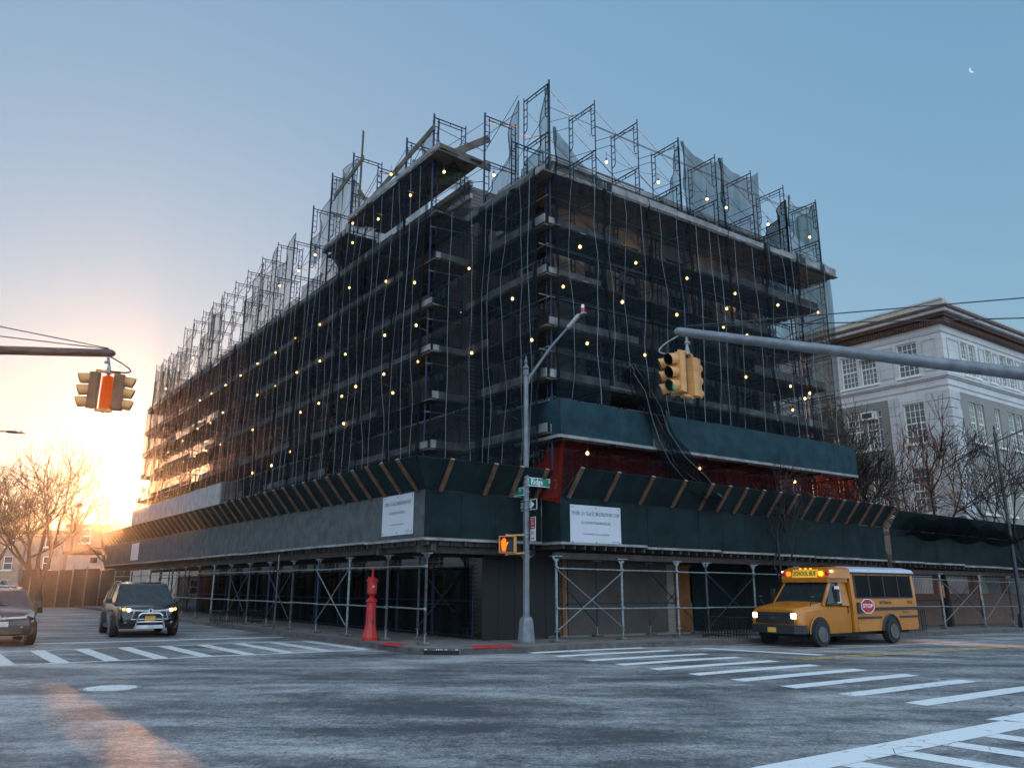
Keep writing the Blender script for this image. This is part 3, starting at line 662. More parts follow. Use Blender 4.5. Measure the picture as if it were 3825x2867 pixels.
# ================================================================= DEBRIS NETS
def net(fn, a0, a1, z0, zl, zr, sag, label, m='net', cords=3, group='dark debris nets hung on the scaffold', nd=14, nz=10, blow=.06, name='debris_net'):
    """hanging net between a0..a1; top edge from zl to zr with a sag"""
    q = MB(); ph = random.random()*6; vs = []
    W_ = a1-a0
    def pos(u, v):
        top = zl+(zr-zl)*u-sag*4*u*(1-u); z = z0+(top-z0)*v
        d = .33+blow*(sin(u*9+ph)+.6*sin(u*21+ph*2+v*3))*.6+blow*.8*sin(v*7+ph+u*2)
        return fn(a0+W_*u, -d, z)
    for j in range(nz+1):
        for i in range(nd+1): vs.append(pos(i/nd, j/nz))
    q.add(vs, [(j*(nd+1)+i, j*(nd+1)+i+1, (j+1)*(nd+1)+i+1, (j+1)*(nd+1)+i) for j in range(nz) for i in range(nd)])
    if cords:
        for uu in (.0, ):
            pts = [pos(uu, j/24)+(fn(.05*sin(j*1.3+ph)+.03*sin(j*3.1), -.02, 0)-fn(0, 0, 0)) for j in range(25)]
            for k in range(24): q.tube(pts[k], pts[k+1], .05+.03*sin(k*1.7+ph), .05+.03*sin((k+1)*1.7+ph), 5, cap=False)
    nsp = len(q.f)
    if cords:
        c = q
        for k in range(cords):
            u = (k+.5)/cords+random.uniform(-.07, .07); w1 = random.uniform(.012, .05); p1 = random.random()*6; pts = []
            for j in range(31):
                v = j/30; uu = u+w1*sin(v*random.uniform(8.8, 9.2)+p1)+.35*w1*sin(v*23+p1*2)
                a = pos(min(.99, max(.01, uu)), v*.985); pts.append(a+(fn(0, -.03, 0)-fn(0, 0, 0)))
            c.path(pts, random.uniform(.008, .0125), 3)
    o = q.build(name, m, smooth=True, m2='cord', split=nsp); tag(o, label, 'net', group)
    return o
fR = lambda a, d, z: P(a, TO+d, z); fN = lambda a, d, z: P(SO+d, a, z); fC = lambda a, d, z: P(-.1+d, a, z)
topsR = [(17.3, 15.9, .25), (15.9, 15.9, .0), (15.9, 15.95, .0), (19.1, 19.1, .55), (19.1, 19.15, .5), (15.9, 15.95, 0), (15.95, 15.95, 0)]
for i in range(7):
    zl, zr, sg = topsR[i]
    net(fR, colsR[i], colsR[i+1], 7.6 if i != 1 else 8.3, zl, zr, sg, 'dark see-through net over the %s scaffold bay from the corner on the right-hand street face' % ORD[i], cords=2+i % 2)
# drapes above the roof line
def drape(pa, pb, za, zb, zfa, zfb, label, m='net_light', n=22, sag=.3):
    """triangular gathered drape: top edge pa(za)->pb(zb), bottom edge pa(zfa)->pb(zfb)"""
    q = MB(); vs = []; ph = random.random()*5; nrm = (pb-pa).cross(Vector((0, 0, 1))).normalized()
    for j in range(9):
        v = j/8
        for i in range(n+1):
            u = i/n; p = pa.lerp(pb, u); zt = za+(zb-za)*u-sag*4*u*(1-u); zb_ = zfa+(zfb-zfa)*u
            p = p+nrm*.1*sin(u*11+ph)*(.4+v)+(pb-pa).normalized()*.09*sin(u*16+ph)*(.3+v); vs.append(Vector((p.x, p.y, zb_+(zt-zb_)*v)))
    q.add(vs, [(j*(n+1)+i, j*(n+1)+i+1, (j+1)*(n+1)+i+1, (j+1)*(n+1)+i) for j in range(8) for i in range(n)])
    for e_ in (vs[-(n+1):], [vs[j*(n+1)] for j in range(9)], [vs[j*(n+1)+n] for j in range(9)]):
        for k in range(len(e_)-1): q.tube(e_[k], e_[k+1], .028, n=4, cap=False)
    for c_ in (n//3, 2*n//3):
        for j in range(8): q.tube(vs[j*(n+1)+c_], vs[(j+1)*(n+1)+c_], .014, n=3, cap=False)
    return tag(q.build('draped_net', m, smooth=True), label, 'net', 'nets draped from the tops of the scaffold')
drape(P(.1, TO, 0), P(.05, 1.95, 0), 19.2, 16.6, 15.6, 15.6, 'gathered net draped from the tallest corner pole back towards the roof', n=16, sag=1.0)
drape(P(5.5, TO, 0), P(6.7, TO, 0), 16.2, 19.0, 15.9, 16.2, 'gathered net fanning down left from the fourth pole top of the right-hand face', m='net_dark' if False else 'net_light', sag=.5)
drape(P(13.45, TO+1.4, 0), P(13.45, TO, 0), 17.2, 18.6, 14.2, 14.2, 'dark bunched net hanging from the second last pole of the right-hand face', m='net_dark', sag=.1)
drape(P(13.5, TO, 0), P(15.85, TO, 0), 18.9, 19.1, 17.4, 16.2, 'net slung across the last top bay at the far right end', sag=.35)
drape(P(15.85, TO, 0), P(15.9, 1.9, 0), 19.2, 18.9, 8, 8, 'tall pale net hanging down the far right edge of the scaffold', sag=.2)
drape(P(-.1, 4.05, 0), P(-.1, 1.9, 0), 16.4, 19.2, 15.7, 15.7, 'gathered net rising between the two frames left of the corner pole', n=16, sag=.9)
drape(P(SO, 5.45, 0), P(.0, 5.2, 0), 19.8, 17.6, 17.0, 16.8, 'pale net slanting down right from the pole above the high timber platform', sag=.5)
drape(P(SO, 7.0, 0), P(SO, 5.45, 0), 18.6, 19.8, 18.2, 18.2, 'net panel standing behind the slanting timber on the high platform', sag=.3)
drape(P(SO, 9.2, 0), P(SO, 7.65, 0), 18.3, 19.7, 18.1, 18.1, 'net panel hung from the pole at the left part of the high platform', sag=.4)
drape(P(SO, 12.9, 0), P(0, 12.8, 0), 20.4, 20.2, 18.0, 18.0, 'sagging net slung between the two highest left-hand frames', sag=.7)
drape(P(SO, 15.3, 0), P(SO, 12.9, 0), 21.4, 21.6, 17.9, 17.7, 'tall pale net on the highest scaffold frames of the left face', sag=.3)
drape(P(SO, 17.5, 0), P(SO, 15.4, 0), 18.8, 21.2, 17.5, 17.5, 'net falling away left of the highest scaffold frames', sag=.4)
# corner return and left face
net(fC, .4, 4.05, 5.6, 15.7, 15.7, 0, 'dark net over the recessed scaffold bay immediately left of the corner pole', cords=5)
net(lambda a, d, z: P(-.1+(SO+.1)*(a-4.05)/1.4, a+d, z), 4.05, 5.45, 5.6, 15.7, 15.7, 0, 'dark net turning outwards at the step in the left face', cords=2)
names = []
allT = nearT+farT
for i in range(len(allT)-1):
    a, b = allT[i], allT[i+1]
    top = (18.0, 18.0, 18.0, 17.6, 16.4, 16.0)[i] if i < 6 else 15.8
    light = i >= 6
    net(fN, a, b, 5.45 if a < 26 else 7.6, top, top, 0, 'dark net over the %s bay past the step on the left street face' % ORD[i], cords=3 if i < 11 else 2)
# peaks of net above the far run
for i, t_ in enumerate(allT[6:-1]):
    if i in (3, 4, 7): continue
    b = allT[6+i+1]; tp = 20.5 if t_ < 42 else 19.3; tq = 20.5 if b < 42 else 19.3
    if t_ < 42 <= b: continue
    drape(P(SO, t_, 0), P(SO, b, 0), tp-.1, tp-random.uniform(.7, 2.6), 15.7, 15.9, 'pale net filling the %s top bay of the far left run, against the sky' % ORD[i], sag=random.uniform(.3, .7), n=12)
drape(P(SO, 49.5, 0), P(.1, 49.5, 0), 19.2, 19.2, 8, 8, 'pale net on the far left end of the scaffold, nearest the sun', sag=.3)
# bunched black net falling across the green hoarding
q = MB(); pts = [(2.9, 8.9, .3), (3.5, 8.2, .5), (3.95, 7.5, .5), (4.3, 6.7, .55), (4.8, 6.0, .75), (5.7, 5.3, .7), (6.9, 4.7, .3)]; vs = []
for a, z, wd in pts:
    for i in range(13): u = i/12-.5; vs.append(P(a+u*wd*1.5+.12*sin(i*2.3+a*3), -.42-.13*sin(i*2.1+a), z+u*wd*.9+.15*sin(i*1.9+a*5)))
q.add(vs, [(j*13+i, j*13+i+1, (j+1)*13+i+1, (j+1)*13+i) for j in range(6) for i in range(12)])
c = q; nsp = len(q.f)
for k in (2, 6, 10): c.path([vs[j*13+k]+(-uL)*.03 for j in range(7)], .011, 4)
tag(q.build('bunched_net', 'net_fold', smooth=True, m2='cord', split=nsp), 'black bunched net falling diagonally over the gap in the green hoarding', 'net')
# red nets between shed and green hoarding
def flat_net(name, m, pts, label, group=None, folds=.0):
    q = MB(); vs = []; nu, nv = 18, 8
    a, b, c_, d = pts
    for j in range(nv+1):
        for i in range(nu+1):
            u, v = i/nu, j/nv; p = a.lerp(b, u).lerp(d.lerp(c_, u), v); vs.append(p+(-uL)*(.04*sin(u*17)+folds*sin(u*40+v*4)*v)-Vector((0, 0, .12*sin(u*pi*3)**2*v)))
    q.add(vs, [(j*(nu+1)+i, j*(nu+1)+i+1, (j+1)*(nu+1)+i+1, (j+1)*(nu+1)+i) for j in range(nv) for i in range(nu)])
    return tag(q.build(name, m, smooth=True), label, 'net', group)
flat_net('safety_net', 'net_red', [P(.1, .15, 4.2), P(8, .15, 4.15), P(8, .15, 6.45), P(.1, .15, 6.5)], 'dark red safety net stretched below the near green hoarding')
flat_net('safety_net', 'net_red', [P(8.02, .15, 4.15), P(16.3, .15, 4.05), P(16.3, .15, 6.35), P(8.02, .15, 6.45)], 'dark red safety net below the far part of the green hoarding')
flat_net('safety_net', 'net_orange', [P(-.3, 1.9, 4.7), P(.05, -.1, 4.2), P(.3, -.1, 6.4), P(-.2, 1.9, 5.0)], 'bright orange net gathered and draped at the corner behind the lamp post', folds=.07)
# green upper hoarding
def panels(root, fn, a0, a1, z0f, z1f, d0, d1, m, step=1.22, gap=.012, name='panel'):
    a = a0
    while a < a1-.05:
        b = min(a+step, a1); q = MB(); o = random.uniform(-.006, .006); zj = random.uniform(-.012, .012)
        q.hexa([fn(a+gap, d0+o, z0f(a)), fn(b, d0+o, z0f(b)), fn(b, d1+o, z0f(b)), fn(a+gap, d1+o, z0f(a)), fn(a+gap, d0+o, z1f(a)+zj), fn(b, d0+o, z1f(b)+zj), fn(b, d1+o, z1f(b)+zj), fn(a+gap, d1+o, z1f(a)+zj)])
        q.build(name, m, root); a = b
hg = thing('green_hoarding', 'dark green plywood hoarding hung on the scaffold above the red netting', 'hoarding', P(4, -.2, 6.3))
fG = lambda a, d, z: P(a, -.2-d, z)
panels(hg, fG, -.05, 3.95, lambda a: 6.37, lambda a: 7.5, 0, .03, 'ply_teal', 2.44, name='plywood_panel')
panels(hg, fG, 4.6, 15.9, lambda a: 6.37-.006*a, lambda a: 7.55, 0, .03, 'ply_teal', 2.44, name='plywood_panel')
panels(hg, lambda a, d, z: P(-.05-d, a, z), -.2, 2.1, lambda a: 6.37, lambda a: 7.5, 0.002, .03, 'ply_teal', 2.44, name='plywood_panel')
q = MB(); q.box(-.05, 15.9, -.5, .06, 6.26, 6.355, fG); q.box(-.2, 2.1, -.3, .06, 6.26, 6.355, lambda a, d, z: P(-.05-d, a, z)); q.build('ledger_board', 'weathered_plank', hg)
q = MB()
for a in (.1, 2.3, 4.5, 6.7, 8.9, 11.2, 13.4, 15.8): q.bar(P(a, 1.9, 6.24), P(a, -.2, 6.24), .05, .1)
q.tube(P(4.62, -.26, 6.2), P(4.62, -.26, 7.7), .03); q.build('outrigger', 'dark_galv', hg)

# ================================================================= SIDEWALK SHED
def shed(label, fn, a0, a1, bot, top, flare, depth, mpar, posts, inner, xb, strut_a, side=True, mitre=(0, 0), hor=True, gfn=None, rails=True, mfl='ply_green', pm=('galv', 'galv', 'galv', 'dark_galv')):
    """fn(a, d, z): a along the face, d outwards. bot/top(a) = parapet heights."""
    root = thing('sidewalk_shed', label, 'sidewalk shed', fn((a0+a1)/2, 0, 0.15), group='sidewalk sheds round the school')
    panels(root, fn, a0, a1, bot, top, -.03, 0, mpar, 1.22, name='parapet_panel')
    # flared boards
    fo, fh = flare; q = MB(); N = max(2, int((a1-a0)/1.22))
    for i in range(N):
        u0, u1 = i/N, (i+1)/N; b0, b1 = a0+(a1-a0)*u0, a0+(a1-a0)*u1; c0 = b0+(mitre[0] if i == 0 else 0); c1 = b1+(mitre[1] if i == N-1 else 0)
        if side or True:
            q = MB(); q.hexa([fn(b0+.01, .02, top(b0)+.01), fn(b1, .02, top(b1)+.01), fn(c1, fo+.02, top(b1)+fh), fn(c0+.01, fo+.02, top(b0)+fh), fn(b0+.01, -.01, top(b0)+.03), fn(b1, -.01, top(b1)+.03), fn(c1, fo-.01, top(b1)+fh+.02), fn(c0+.01, fo-.01, top(b0)+fh+.02)]); q.build('flared_panel', mfl, root)
    for a in strut_a:
        q = MB(); p, r_ = fn(a, .05, top(a)-.02), fn(a, fo+.07, top(a)+fh+.0); q.bar(p, r_, .13, .06, upv=(fn(a, 1, 0)-fn(a, 0, 0))); s_ = q.build('timber_strut', 'strut_wood', root)
        q = MB(); q.bar(r_, r_+(r_-p).normalized()*.015, .135, .065, upv=(fn(a, 1, 0)-fn(a, 0, 0))); q.build('cut_end', 'weathered_plank', s_)
    # deck: planks edge and beams
    q = MB(); a = a0
    while a < a1-.05:
        b = min(a+random.choice((2.4, 3.0, 3.6)), a1); zz = bot((a+b)/2)+random.uniform(-.03, .0); q.box(a, b-.015, -depth, .05+random.uniform(-.02, .05), zz-.075, zz-.005, fn); a = b
    q.build('deck', 'weathered_plank', root)
    q = MB(); a = a0+.1
    while a < a1: q.box(a, a+.055, -depth, .0+random.uniform(-.05, .03), bot(a)-.24, bot(a)-.08, fn); a += .42
    q.build('joist', 'dark_wood', root)
    q = MB(); q.box(a0+.02, a1-.02, -.42, -.26, bot((a0+a1)/2)-.44, bot((a0+a1)/2)-.25, fn); q.build('beam', 'dark_wood', root); q = MB(); q.box(a0+.02, a1-.02, -depth+.3, -depth+.45, bot((a0+a1)/2)-.44, bot((a0+a1)/2)-.25, fn); q.build('beam', 'dark_wood', root)
    def post(a, d, m='dark_galv', low=None):
        s0, t0 = ST(fn(a, d, 0)); zg = gh(s0, t0)+.15; zt = bot(a)-.44; q = MB()
        q.tube(fn(a, d, zg+.3), fn(a, d, zt-.04), .042, n=8); o = q.build('post', m, root)
        q = MB(); q.tube(fn(a, d, zg+.06), fn(a, d, zg+.34), .026, n=8); q.box(a-.1, a+.1, d-.1, d+.1, zg+.052, zg+.068, fn); q.tube(fn(a-.09, d, zg+.3), fn(a+.09, d, zg+.3), .016); q.build('screw_jack', 'galv', o)
        q = MB(); q.box(a-.2, a+.2, d-.13, d+.13, zg+.002, zg+.05, fn); q.build('sole_board', 'plank', o)
        q = MB(); q.box(a-.2, a+.2, d-.07, d+.07, zt-.035, zt-.002, fn); q.hexa([fn(a-.03, d-.01, zt-.2), fn(a+.03, d-.01, zt-.2), fn(a+.03, d+.01, zt-.2), fn(a-.03, d+.01, zt-.2), fn(a-.17, d-.01, zt-.036), fn(a+.17, d-.01, zt-.036), fn(a+.17, d+.01, zt-.036), fn(a-.17, d+.01, zt-.036)]); q.build('head_plate', 'galv', o)
    for i, a in enumerate(posts): post(a, -.3, pm[i % len(pm)])
    for i, a in enumerate(inner): post(a, -depth+.4, 'blue_steel' if i % 2 else 'dark_galv')
    if rails:
        for i in range(len(posts)-1):
            a, b = posts[i], posts[i+1]; za, zb = [gh(*ST(fn(x, 0, 0))) for x in (a, b)]
            q = MB(); j = [random.uniform(-.015, .015) for _ in range(2)]
            for h in (2.3, 1.12): q = MB(); q.tube(fn(a, -.25, za+h+j[0]), fn(b, -.25, zb+h+j[1]), .024, n=6); q.tube(fn(a-.05, -.27, za+h), fn(a+.05, -.27, za+h), .045, n=6); q.build('rail', 'galv', root)
            if i in xb:
                q = MB(); q.tube(fn(a, -.25, za+2.25), fn(b, -.26, zb+.5), .02, n=5); q.tube(fn(b, -.22, zb+2.25), fn(a, -.23, za+.5), .02, n=5); q.build('cross_brace', 'galv' if i < 3 else 'dark_galv', root)
        for i in range(0, len(inner)-1):
            a, b = inner[i], inner[i+1]; q = MB()
            for h in (2.2, 1.1): q.tube(fn(a, -depth+.4, h+.1), fn(b, -depth+.4, h+.1), .02, n=5)
            if i % 2 == 0: q.tube(fn(a, -depth+.42, 2.3), fn(b, -depth+.42, .5), .017, n=4); q.tube(fn(b, -depth+.38, 2.3), fn(a, -depth+.38, .5), .017, n=4)
            q.build('inner_rail', 'dark_galv', root)
    return root
SL = -4.1; TM = .9; SS = .06; TR = -.05
fSL = lambda a, d, z: P(SL-d, a, z); fSM = lambda a, d, z: P(a, TM-d, z); fSR = lambda a, d, z: P(a, TR-d, z)
pL = [1.2, 3.5, 6.2, 8.7, 11.1, 13.6, 16.0, 18.5, 21, 23.5, 26, 28.5, 31, 33.5, 36, 38.5, 41, 43.5]
shL = shed('grey sidewalk shed with slanting timber struts along the left street', fSL, TM, 46, lambda a: 3.12+.002*a, lambda a: 4.44+.003*a, (.68, .84), 3.6, 'ply_grey', pL, pL[1:], (2, 4, 6, 9, 12), [1.25+.98*i for i in range(45)], mitre=(-.6, 0), pm=('dark_galv', 'dark_galv', 'galv', 'blue_steel', 'dark_galv', 'blue_steel'))
shM = shed('dark corner section of sidewalk shed facing the junction', fSM, SL, SS, lambda a: 3.12, lambda a: 4.44, (.6, .84), 3.2, 'ply_green', [SS-.35], [-2.6, -.9], (), [-3.62, -2.1, -1.15, -.2], mitre=(-.66, 0), mfl='ply_green')
pRt = [.12, 2.78, 5.3, 6.75, 9.3, 11.8, 14.3, 16.8, 19.4, 22.4, 26.1, 29]
zb = lambda a: 3.11-.0105*a; zt_ = lambda a: 4.44-.0085*a
shR = shed('dark green sidewalk shed with slanting timber struts along the right street', fSR, SS, 17.7, zb, zt_, (.66, .82), 2.6, 'ply_green', pRt[:8], [1.4, 3.4, 5.9, 8.2, 10.6, 13], (0, 3, 6), [.35, 1.85, 3.35, 4.85, 6.2, 7.1, 8.0, 8.95, 9.9, 10.9, 11.9, 12.9, 13.9, 14.85, 15.8, 16.7, 17.55], mitre=(.3, 0))
q = MB(); q.box(TR, TM-.05, -.03, 0, 3.1, 4.43, lambda a, d, z: P(SS-d, a, z)); q.build('parapet_panel', 'ply_green', shR)
shE = shed('far dark green sidewalk shed behind the bus and street tree, partly covered with loose netting', fSR, 18.2, 40, zb, lambda a: zt_(a)-.05, (.5, .75), 2.6, 'ply_green', pRt[8:]+[32.5, 36], [20, 23, 26, 30], (1, 2), [30.5, 31.5, 32.5, 33.5], mfl='ply_green')
q = MB(); vs = []
for i in range(25):
    a = 18.6+i*.42; hgt = 1.0*(1-abs(i-9)/26)+.12*sin(i*1.3)
    for j in range(6): v = j/5; vs.append(P(a, TR-.15-.75*sin(v*2.2)-.1*sin(i*.9+j), zt_(a)-.35+v*hgt+.1*sin(i*.8)))
q.add(vs, [(i*6+j, (i+1)*6+j, (i+1)*6+j+1, i*6+j+1) for i in range(24) for j in range(5)])
tag(q.build('loose_net', 'net_dark', smooth=True), 'dark loose netting heaped over the far shed right of the tree trunk', 'net')
# brick yard wall behind the far shed
yw = thing('yard_wall', 'dark red brick yard wall with barred openings behind the far shed', 'wall', P(24, 3, 0)); fY = lambda a, d, z: P(a, 3.0-d, z)
q = MB(); q.box(16.5, 60, -.3, 0, -.4, 1.5, fY)
for a in (16.5, 20.2, 23.9, 27.6, 31.3, 35): q.box(a, a+.6, -.3, 0, 1.5, 3.2, fY)
q.box(16.5, 60, -.3, .02, 2.75, 3.4, fY); q.build('brickwork', 'house_brick', yw)
q = MB()
for i in range(150):
    a = 17.1+i*.15; q.tube(fY(a, -.1, 1.5), fY(a, -.1, 2.75), .014, n=4)
q.build('bars', 'cord', yw)
# construction notice boards
def board(fn, a0, a1, z0, z1, sl, label, lines):
    o = thing('notice_board', label, 'sign', fn((a0+a1)/2, .03, z0), group='white construction notices'); c = (a0+a1)/2
    q = MB(); q.hexa([fn(a0, .012, z0), fn(a1, .012, z0), fn(a1, .03, z0), fn(a0, .03, z0), fn(a0, .012, z1), fn(a1, .012, z1), fn(a1, .03, z1), fn(a0, .03, z1)]); q.build('board', 'board_white', o)
    for body, sz, x, y, sx in lines:
        mb_ = text(body, sz, 'ink', o, lambda X, Y: fn(c+sl*(x+X), .036, (z0+z1)/2+y+Y), sx, .0); mb_.build('lettering', 'ink', o)
    q = MB()
    for x in (-1, 0, 1):
        for y in (0, 1): q.tube(fn(c+x*(a1-a0)*.46, .03, z0+.07+y*(z1-z0-.14)), fn(c+x*(a1-a0)*.46, .04, z0+.07+y*(z1-z0-.14)), .018, n=8)
    q.build('screw', 'dark_galv', o)
    return o
LN = [('PS102K  211 72nd ST. BROOKLYN NY 11209', .17, 0, .34, .6), ('XG CONSTRUCTION SERVICES, INC.', .115, 0, .06, .66), ('For more information, visit www.nyc.gov/buildings', .072, 0, -.28, .72), ('DUNNGER PERMIT', .05, .8, -.5, .8), ('718-262-2100', .04, .8, -.56, .8)]
board(fSR, .42, 2.5, 3.02, 4.22, 1, 'white construction notice on the dark shed right of the lamp post', LN)
LN2 = [(b, s_*.95, x*.8, y, sx*.86) for b, s_, x, y, sx in LN]
board(fSL, 1.5, 3.4, 3.22, 4.42, -1, 'white construction notice on the grey shed left of the junction corner', LN2)
q = MB(); q.box(36, 38, .01, .03, 3.35, 4.4, fSL); tag(q.build('blank_notice', 'board_white'), 'pale blank notice far down the left shed in the sun glare', 'sign', 'white construction notices')

# ================================================================= WORK LIGHTS
def make_bulb(m='bulb'):
    B_ = .76
    r = thing('work_light', 'x', 'work light', (0, 0, 0), 0, 'caged work lights strung on the scaffold')
    q = MB(); q.lathe([(.012*B_, .0), (.05*B_, -.035*B_), (.062*B_, -.08*B_), (.05*B_, -.125*B_), (.015*B_, -.15*B_)], 10); q.build('bulb', m, r, local=True, smooth=True)
    q = MB(); q.lathe([(.03, .09), (.035, .02), (.03, .0)], 8); q.tube((0, 0, .09), (0, 0, .35), .008, n=4); q.build('socket', 'dark', r, local=True)
    q = MB()
    for k in range(4):
        a = k*pi/2; q.path([(cos(a)*.04, sin(a)*.04, .0), (cos(a)*.085, sin(a)*.085, -.07), (cos(a)*.05, sin(a)*.05, -.16)], .004, 3)
    q.build('cage', 'dark_galv', r, local=True)
    return r
def sc(lst, ox, oy, k): return [(ox+a*k, oy+b*k) for a, b in lst]
K = .4825
LB = sc([(1440, 430), (1252, 535), (1097, 647), (958, 733), (828, 825), (711, 900), (601, 965), (511, 1018), (418, 1085), (1440, 711), (1262, 800), (1097, 904), (956, 975), (1433, 1038), (1290, 1108), (690, 1112), (593, 1192), (495, 1238), (920, 1244), (670, 1360), (562, 1408), (470, 1450), (378, 1333), (1208, 1412), (1066, 1520), (920, 1578), (383, 1495), (1610, 983), (1625, 1193), (265, 1420), (458, 690), (248, 930), (1275, 15), (1130, 130)], 500, 1000, K)
LB += sc([(1055, 490), (796, 672), (645, 510), (546, 857), (348, 890), (347, 1040), (605, 1338), (322, 1388), (826, 1347), (57, 1135)], 1150, 400, K)
LB += sc([(735, 122), (492, 200), (752, 403), (485, 500), (187, 347), (268, 597), (160, 671), (176, 884), (555, 645)], 1200, 1150, K)
CB = sc([(1248, 1238), (1584, 1470), (1183, 1562), (1440, 515)], 1150, 400, K)+sc([(1080, 12), (1165, 335)], 1200, 1150, K)+[(1986, 1263)]
RB = sc([(422, 133), (880, 252), (1302, 352), (608, 572), (1055, 662), (1380, 70)], 1900, 1000, K)+sc([(860, 725), (1262, 882), (655, 1380), (1088, 1505), (1636, 1013)], 1850, 250, K)
RB += sc([(395, 598), (543, 665), (868, 795), (1190, 893), (240, 1210), (612, 1328), (943, 1418), (162, 1490), (1255, 1475), (522, 1587), (705, 1650)], 2450, 450, K)+[(3070, 1314), (2786, 1402), (2952, 1437), (3025, 1463), (3006, 1483), (2961, 1525), (2714, 1147), (2905, 1134), (2791, 1249), (2953, 1278)]
b0 = make_bulb(); first = True; used = {}
def put_bulb(p, lab):
    global first
    o = b0 if first else copy_tree(b0); first = False; o.location = p; o['label'] = lab
    return o
lvl = lambda z: ('below lowest deck', 'lowest deck', 'second deck', 'third deck', 'fourth deck', 'fifth deck', 'sixth deck', 'above top deck', 'highest frames', 'very top')[max(0, min(9, int((z-4.6)/1.8)))]
def lab(face, z, a, cols):
    i = sum(1 for c in cols if c < a); k = (face, lvl(z), i); used[k] = used.get(k, 0)+1
    s = 'lit caged bulb, %s, %s bay from corner, %s' % (face, ORD[min(i, 22)], lvl(z))
    if used[k] > 1: s += ', %s one' % ORD[used[k]-1]
    return s
for u, v in LB:
    s_, t_, z = hit(u, v, s=SO-.27); put_bulb(P(s_, t_, z), lab('left face', z, t_, nearT+farT))
for u, v in CB:
    s_, t_, z = hit(u, v, s=-.38); put_bulb(P(s_, t_, z), lab('corner recess', z, t_, [0]))
for u, v in RB:
    s_, t_, z = hit(u, v, t=TO-.27); put_bulb(P(s_, t_, z), lab('right face', z, s_, colsR))
for (u, v), lb in zip([(2194, 1685), (2613, 1743), (2968, 1793)], ('near the orange net above the shed', 'by the bunched black net above the shed', 'furthest right above the shed, behind the tree')):
    s_, t_, z = hit(u, v, t=-.3); o = put_bulb(P(s_, t_, z), 'orange glowing bulb '+lb)
    for ch in [x for x in bpy.data.objects if x.parent == o and x.name.startswith('bulb')]:
        ch.data = ch.data.copy(); ch.data.materials[0] = M['bulb_orange']; ch['label'] = 'orange glowing bulb'
for (u, v) in ((2360, 960), (2640, 1050), (2168, 900), (2760, 1120)):
    s_, t_, z = hit(u, v, t=TO+1.5); pl_ = bpy.data.lights.new('bulb_glow', 'POINT'); pl_.energy = 7; pl_.color = (1, .6, .25); pl_.shadow_soft_size = .06
    plo = bpy.data.objects.new('bulb_glow', pl_); C.objects.link(plo); plo.location = P(s_, t_, z)
    o = put_bulb(P(s_, t_, z), 'lit caged bulb close to the pale top-storey wall, %s bay from corner' % ORD[sum(1 for c in colsR if c < s_)])
# string cables
q = MB()
for pts in ([(1853+0, 490), (2265, 600), (2459, 676), (2641, 739), (2712, 771), (2869, 834), (3024, 881)],):
    w_ = [P(*hit(u, v, t=TO+.7)[:2], hit(u, v, t=TO+.7)[2]+.3) for u, v in pts[1:]]
    for a, b in zip(w_, w_[1:]): m_ = a.lerp(b, .5)-Vector((0, 0, .25)); q.path([a, a.lerp(b, .25)-Vector((0, 0, .19)), m_, a.lerp(b, .75)-Vector((0, 0, .19)), b], .008, 4)
tag(q.build('light_cable', 'dark'), 'thin sagging cable of the work lights above the right-hand roof edge', 'cable')

# ================================================================= LAMP POST with signs
lp = P(-.81, .51, .15)
lamp = thing('street_lamp', 'grey octagonal street lamp on the corner carrying signs and a walk signal', 'street lamp', lp)
L_ = lambda x, y, z: lp+Vector((x, y, z-.15))
q = MB(); q.lathe([(.27, 0), (.27, .06), (.215, .62), (.17, .72), (.13, .74)], 8, lp, pi/8); q.build('base', 'pole_grey', lamp)
q = MB(); q.lathe([(.105, .72), (.1, 1.4), (.095, 4), (.075, 8.1)], 8, lp, pi/8); q.build('shaft', 'pole_grey', lamp)
q = MB(); q.lathe([(.085, 8.1), (.1, 8.15), (.1, 8.27), (.08, 8.3), (.12, 8.36), (.06, 8.44), (.03, 8.5), (.055, 8.56), (.055, 8.62), (.02, 8.68), (.015, 8.78)], 10, lp); q.build('finial', 'pole_grey', lamp)
hd_ = at(2128, 1215, lp.y-.25)
q = MB(); a = L_(0, 0, 8.05); mid = a.lerp(hd_, .55)+Vector((0, 0, .10)); q.tube(a, mid, .05, .042, 8); q.tube(mid, hd_, .042, .035, 8); q.tube(L_(0, 0, 7.8), a.lerp(hd_, .12), .02); q.build('arm', 'pole_grey', lamp)
d = (hd_-mid).normalized(); tip = at(2185, 1172, lp.y-.35)
q = MB(); q.bar(hd_-d*.1, hd_+d*.45, .16, .09); q.build('driver_box', 'ply_white', lamp)
q = MB(); c = hd_+d*.42; e = tip+Vector((.06, 0, .02)); q.loft([[c+Vector((0, y, z)) for y, z in ((-.06, -.02), (.06, -.02), (.06, .03), (-.06, .03))], [c.lerp(e, .35)+Vector((0, y, z)) for y, z in ((-.15, -.02), (.15, -.02), (.12, .06), (-.12, .06))], [c.lerp(e, .7)+Vector((0, y, z)) for y, z in ((-.15, -.02), (.15, -.02), (.12, .05), (-.12, .05))], [e+Vector((0, y, z)) for y, z in ((-.04, -.02), (.04, -.02), (.03, .0), (-.03, .0))]]); q.build('luminaire', 'pole_grey', lamp, smooth=True)
pc = at(2177, 1175, lp.y-.3); q = MB(); q.lathe([(.06, .0), (.055, .25), (.05, .33), (.02, .35)], 10, pc); q.build('sensor', 'sign_white', lamp); q = MB(); q.lathe([(.062, .06), (.062, .22)], 10, pc); q.build('sensor_band', 'red_lens', lamp)
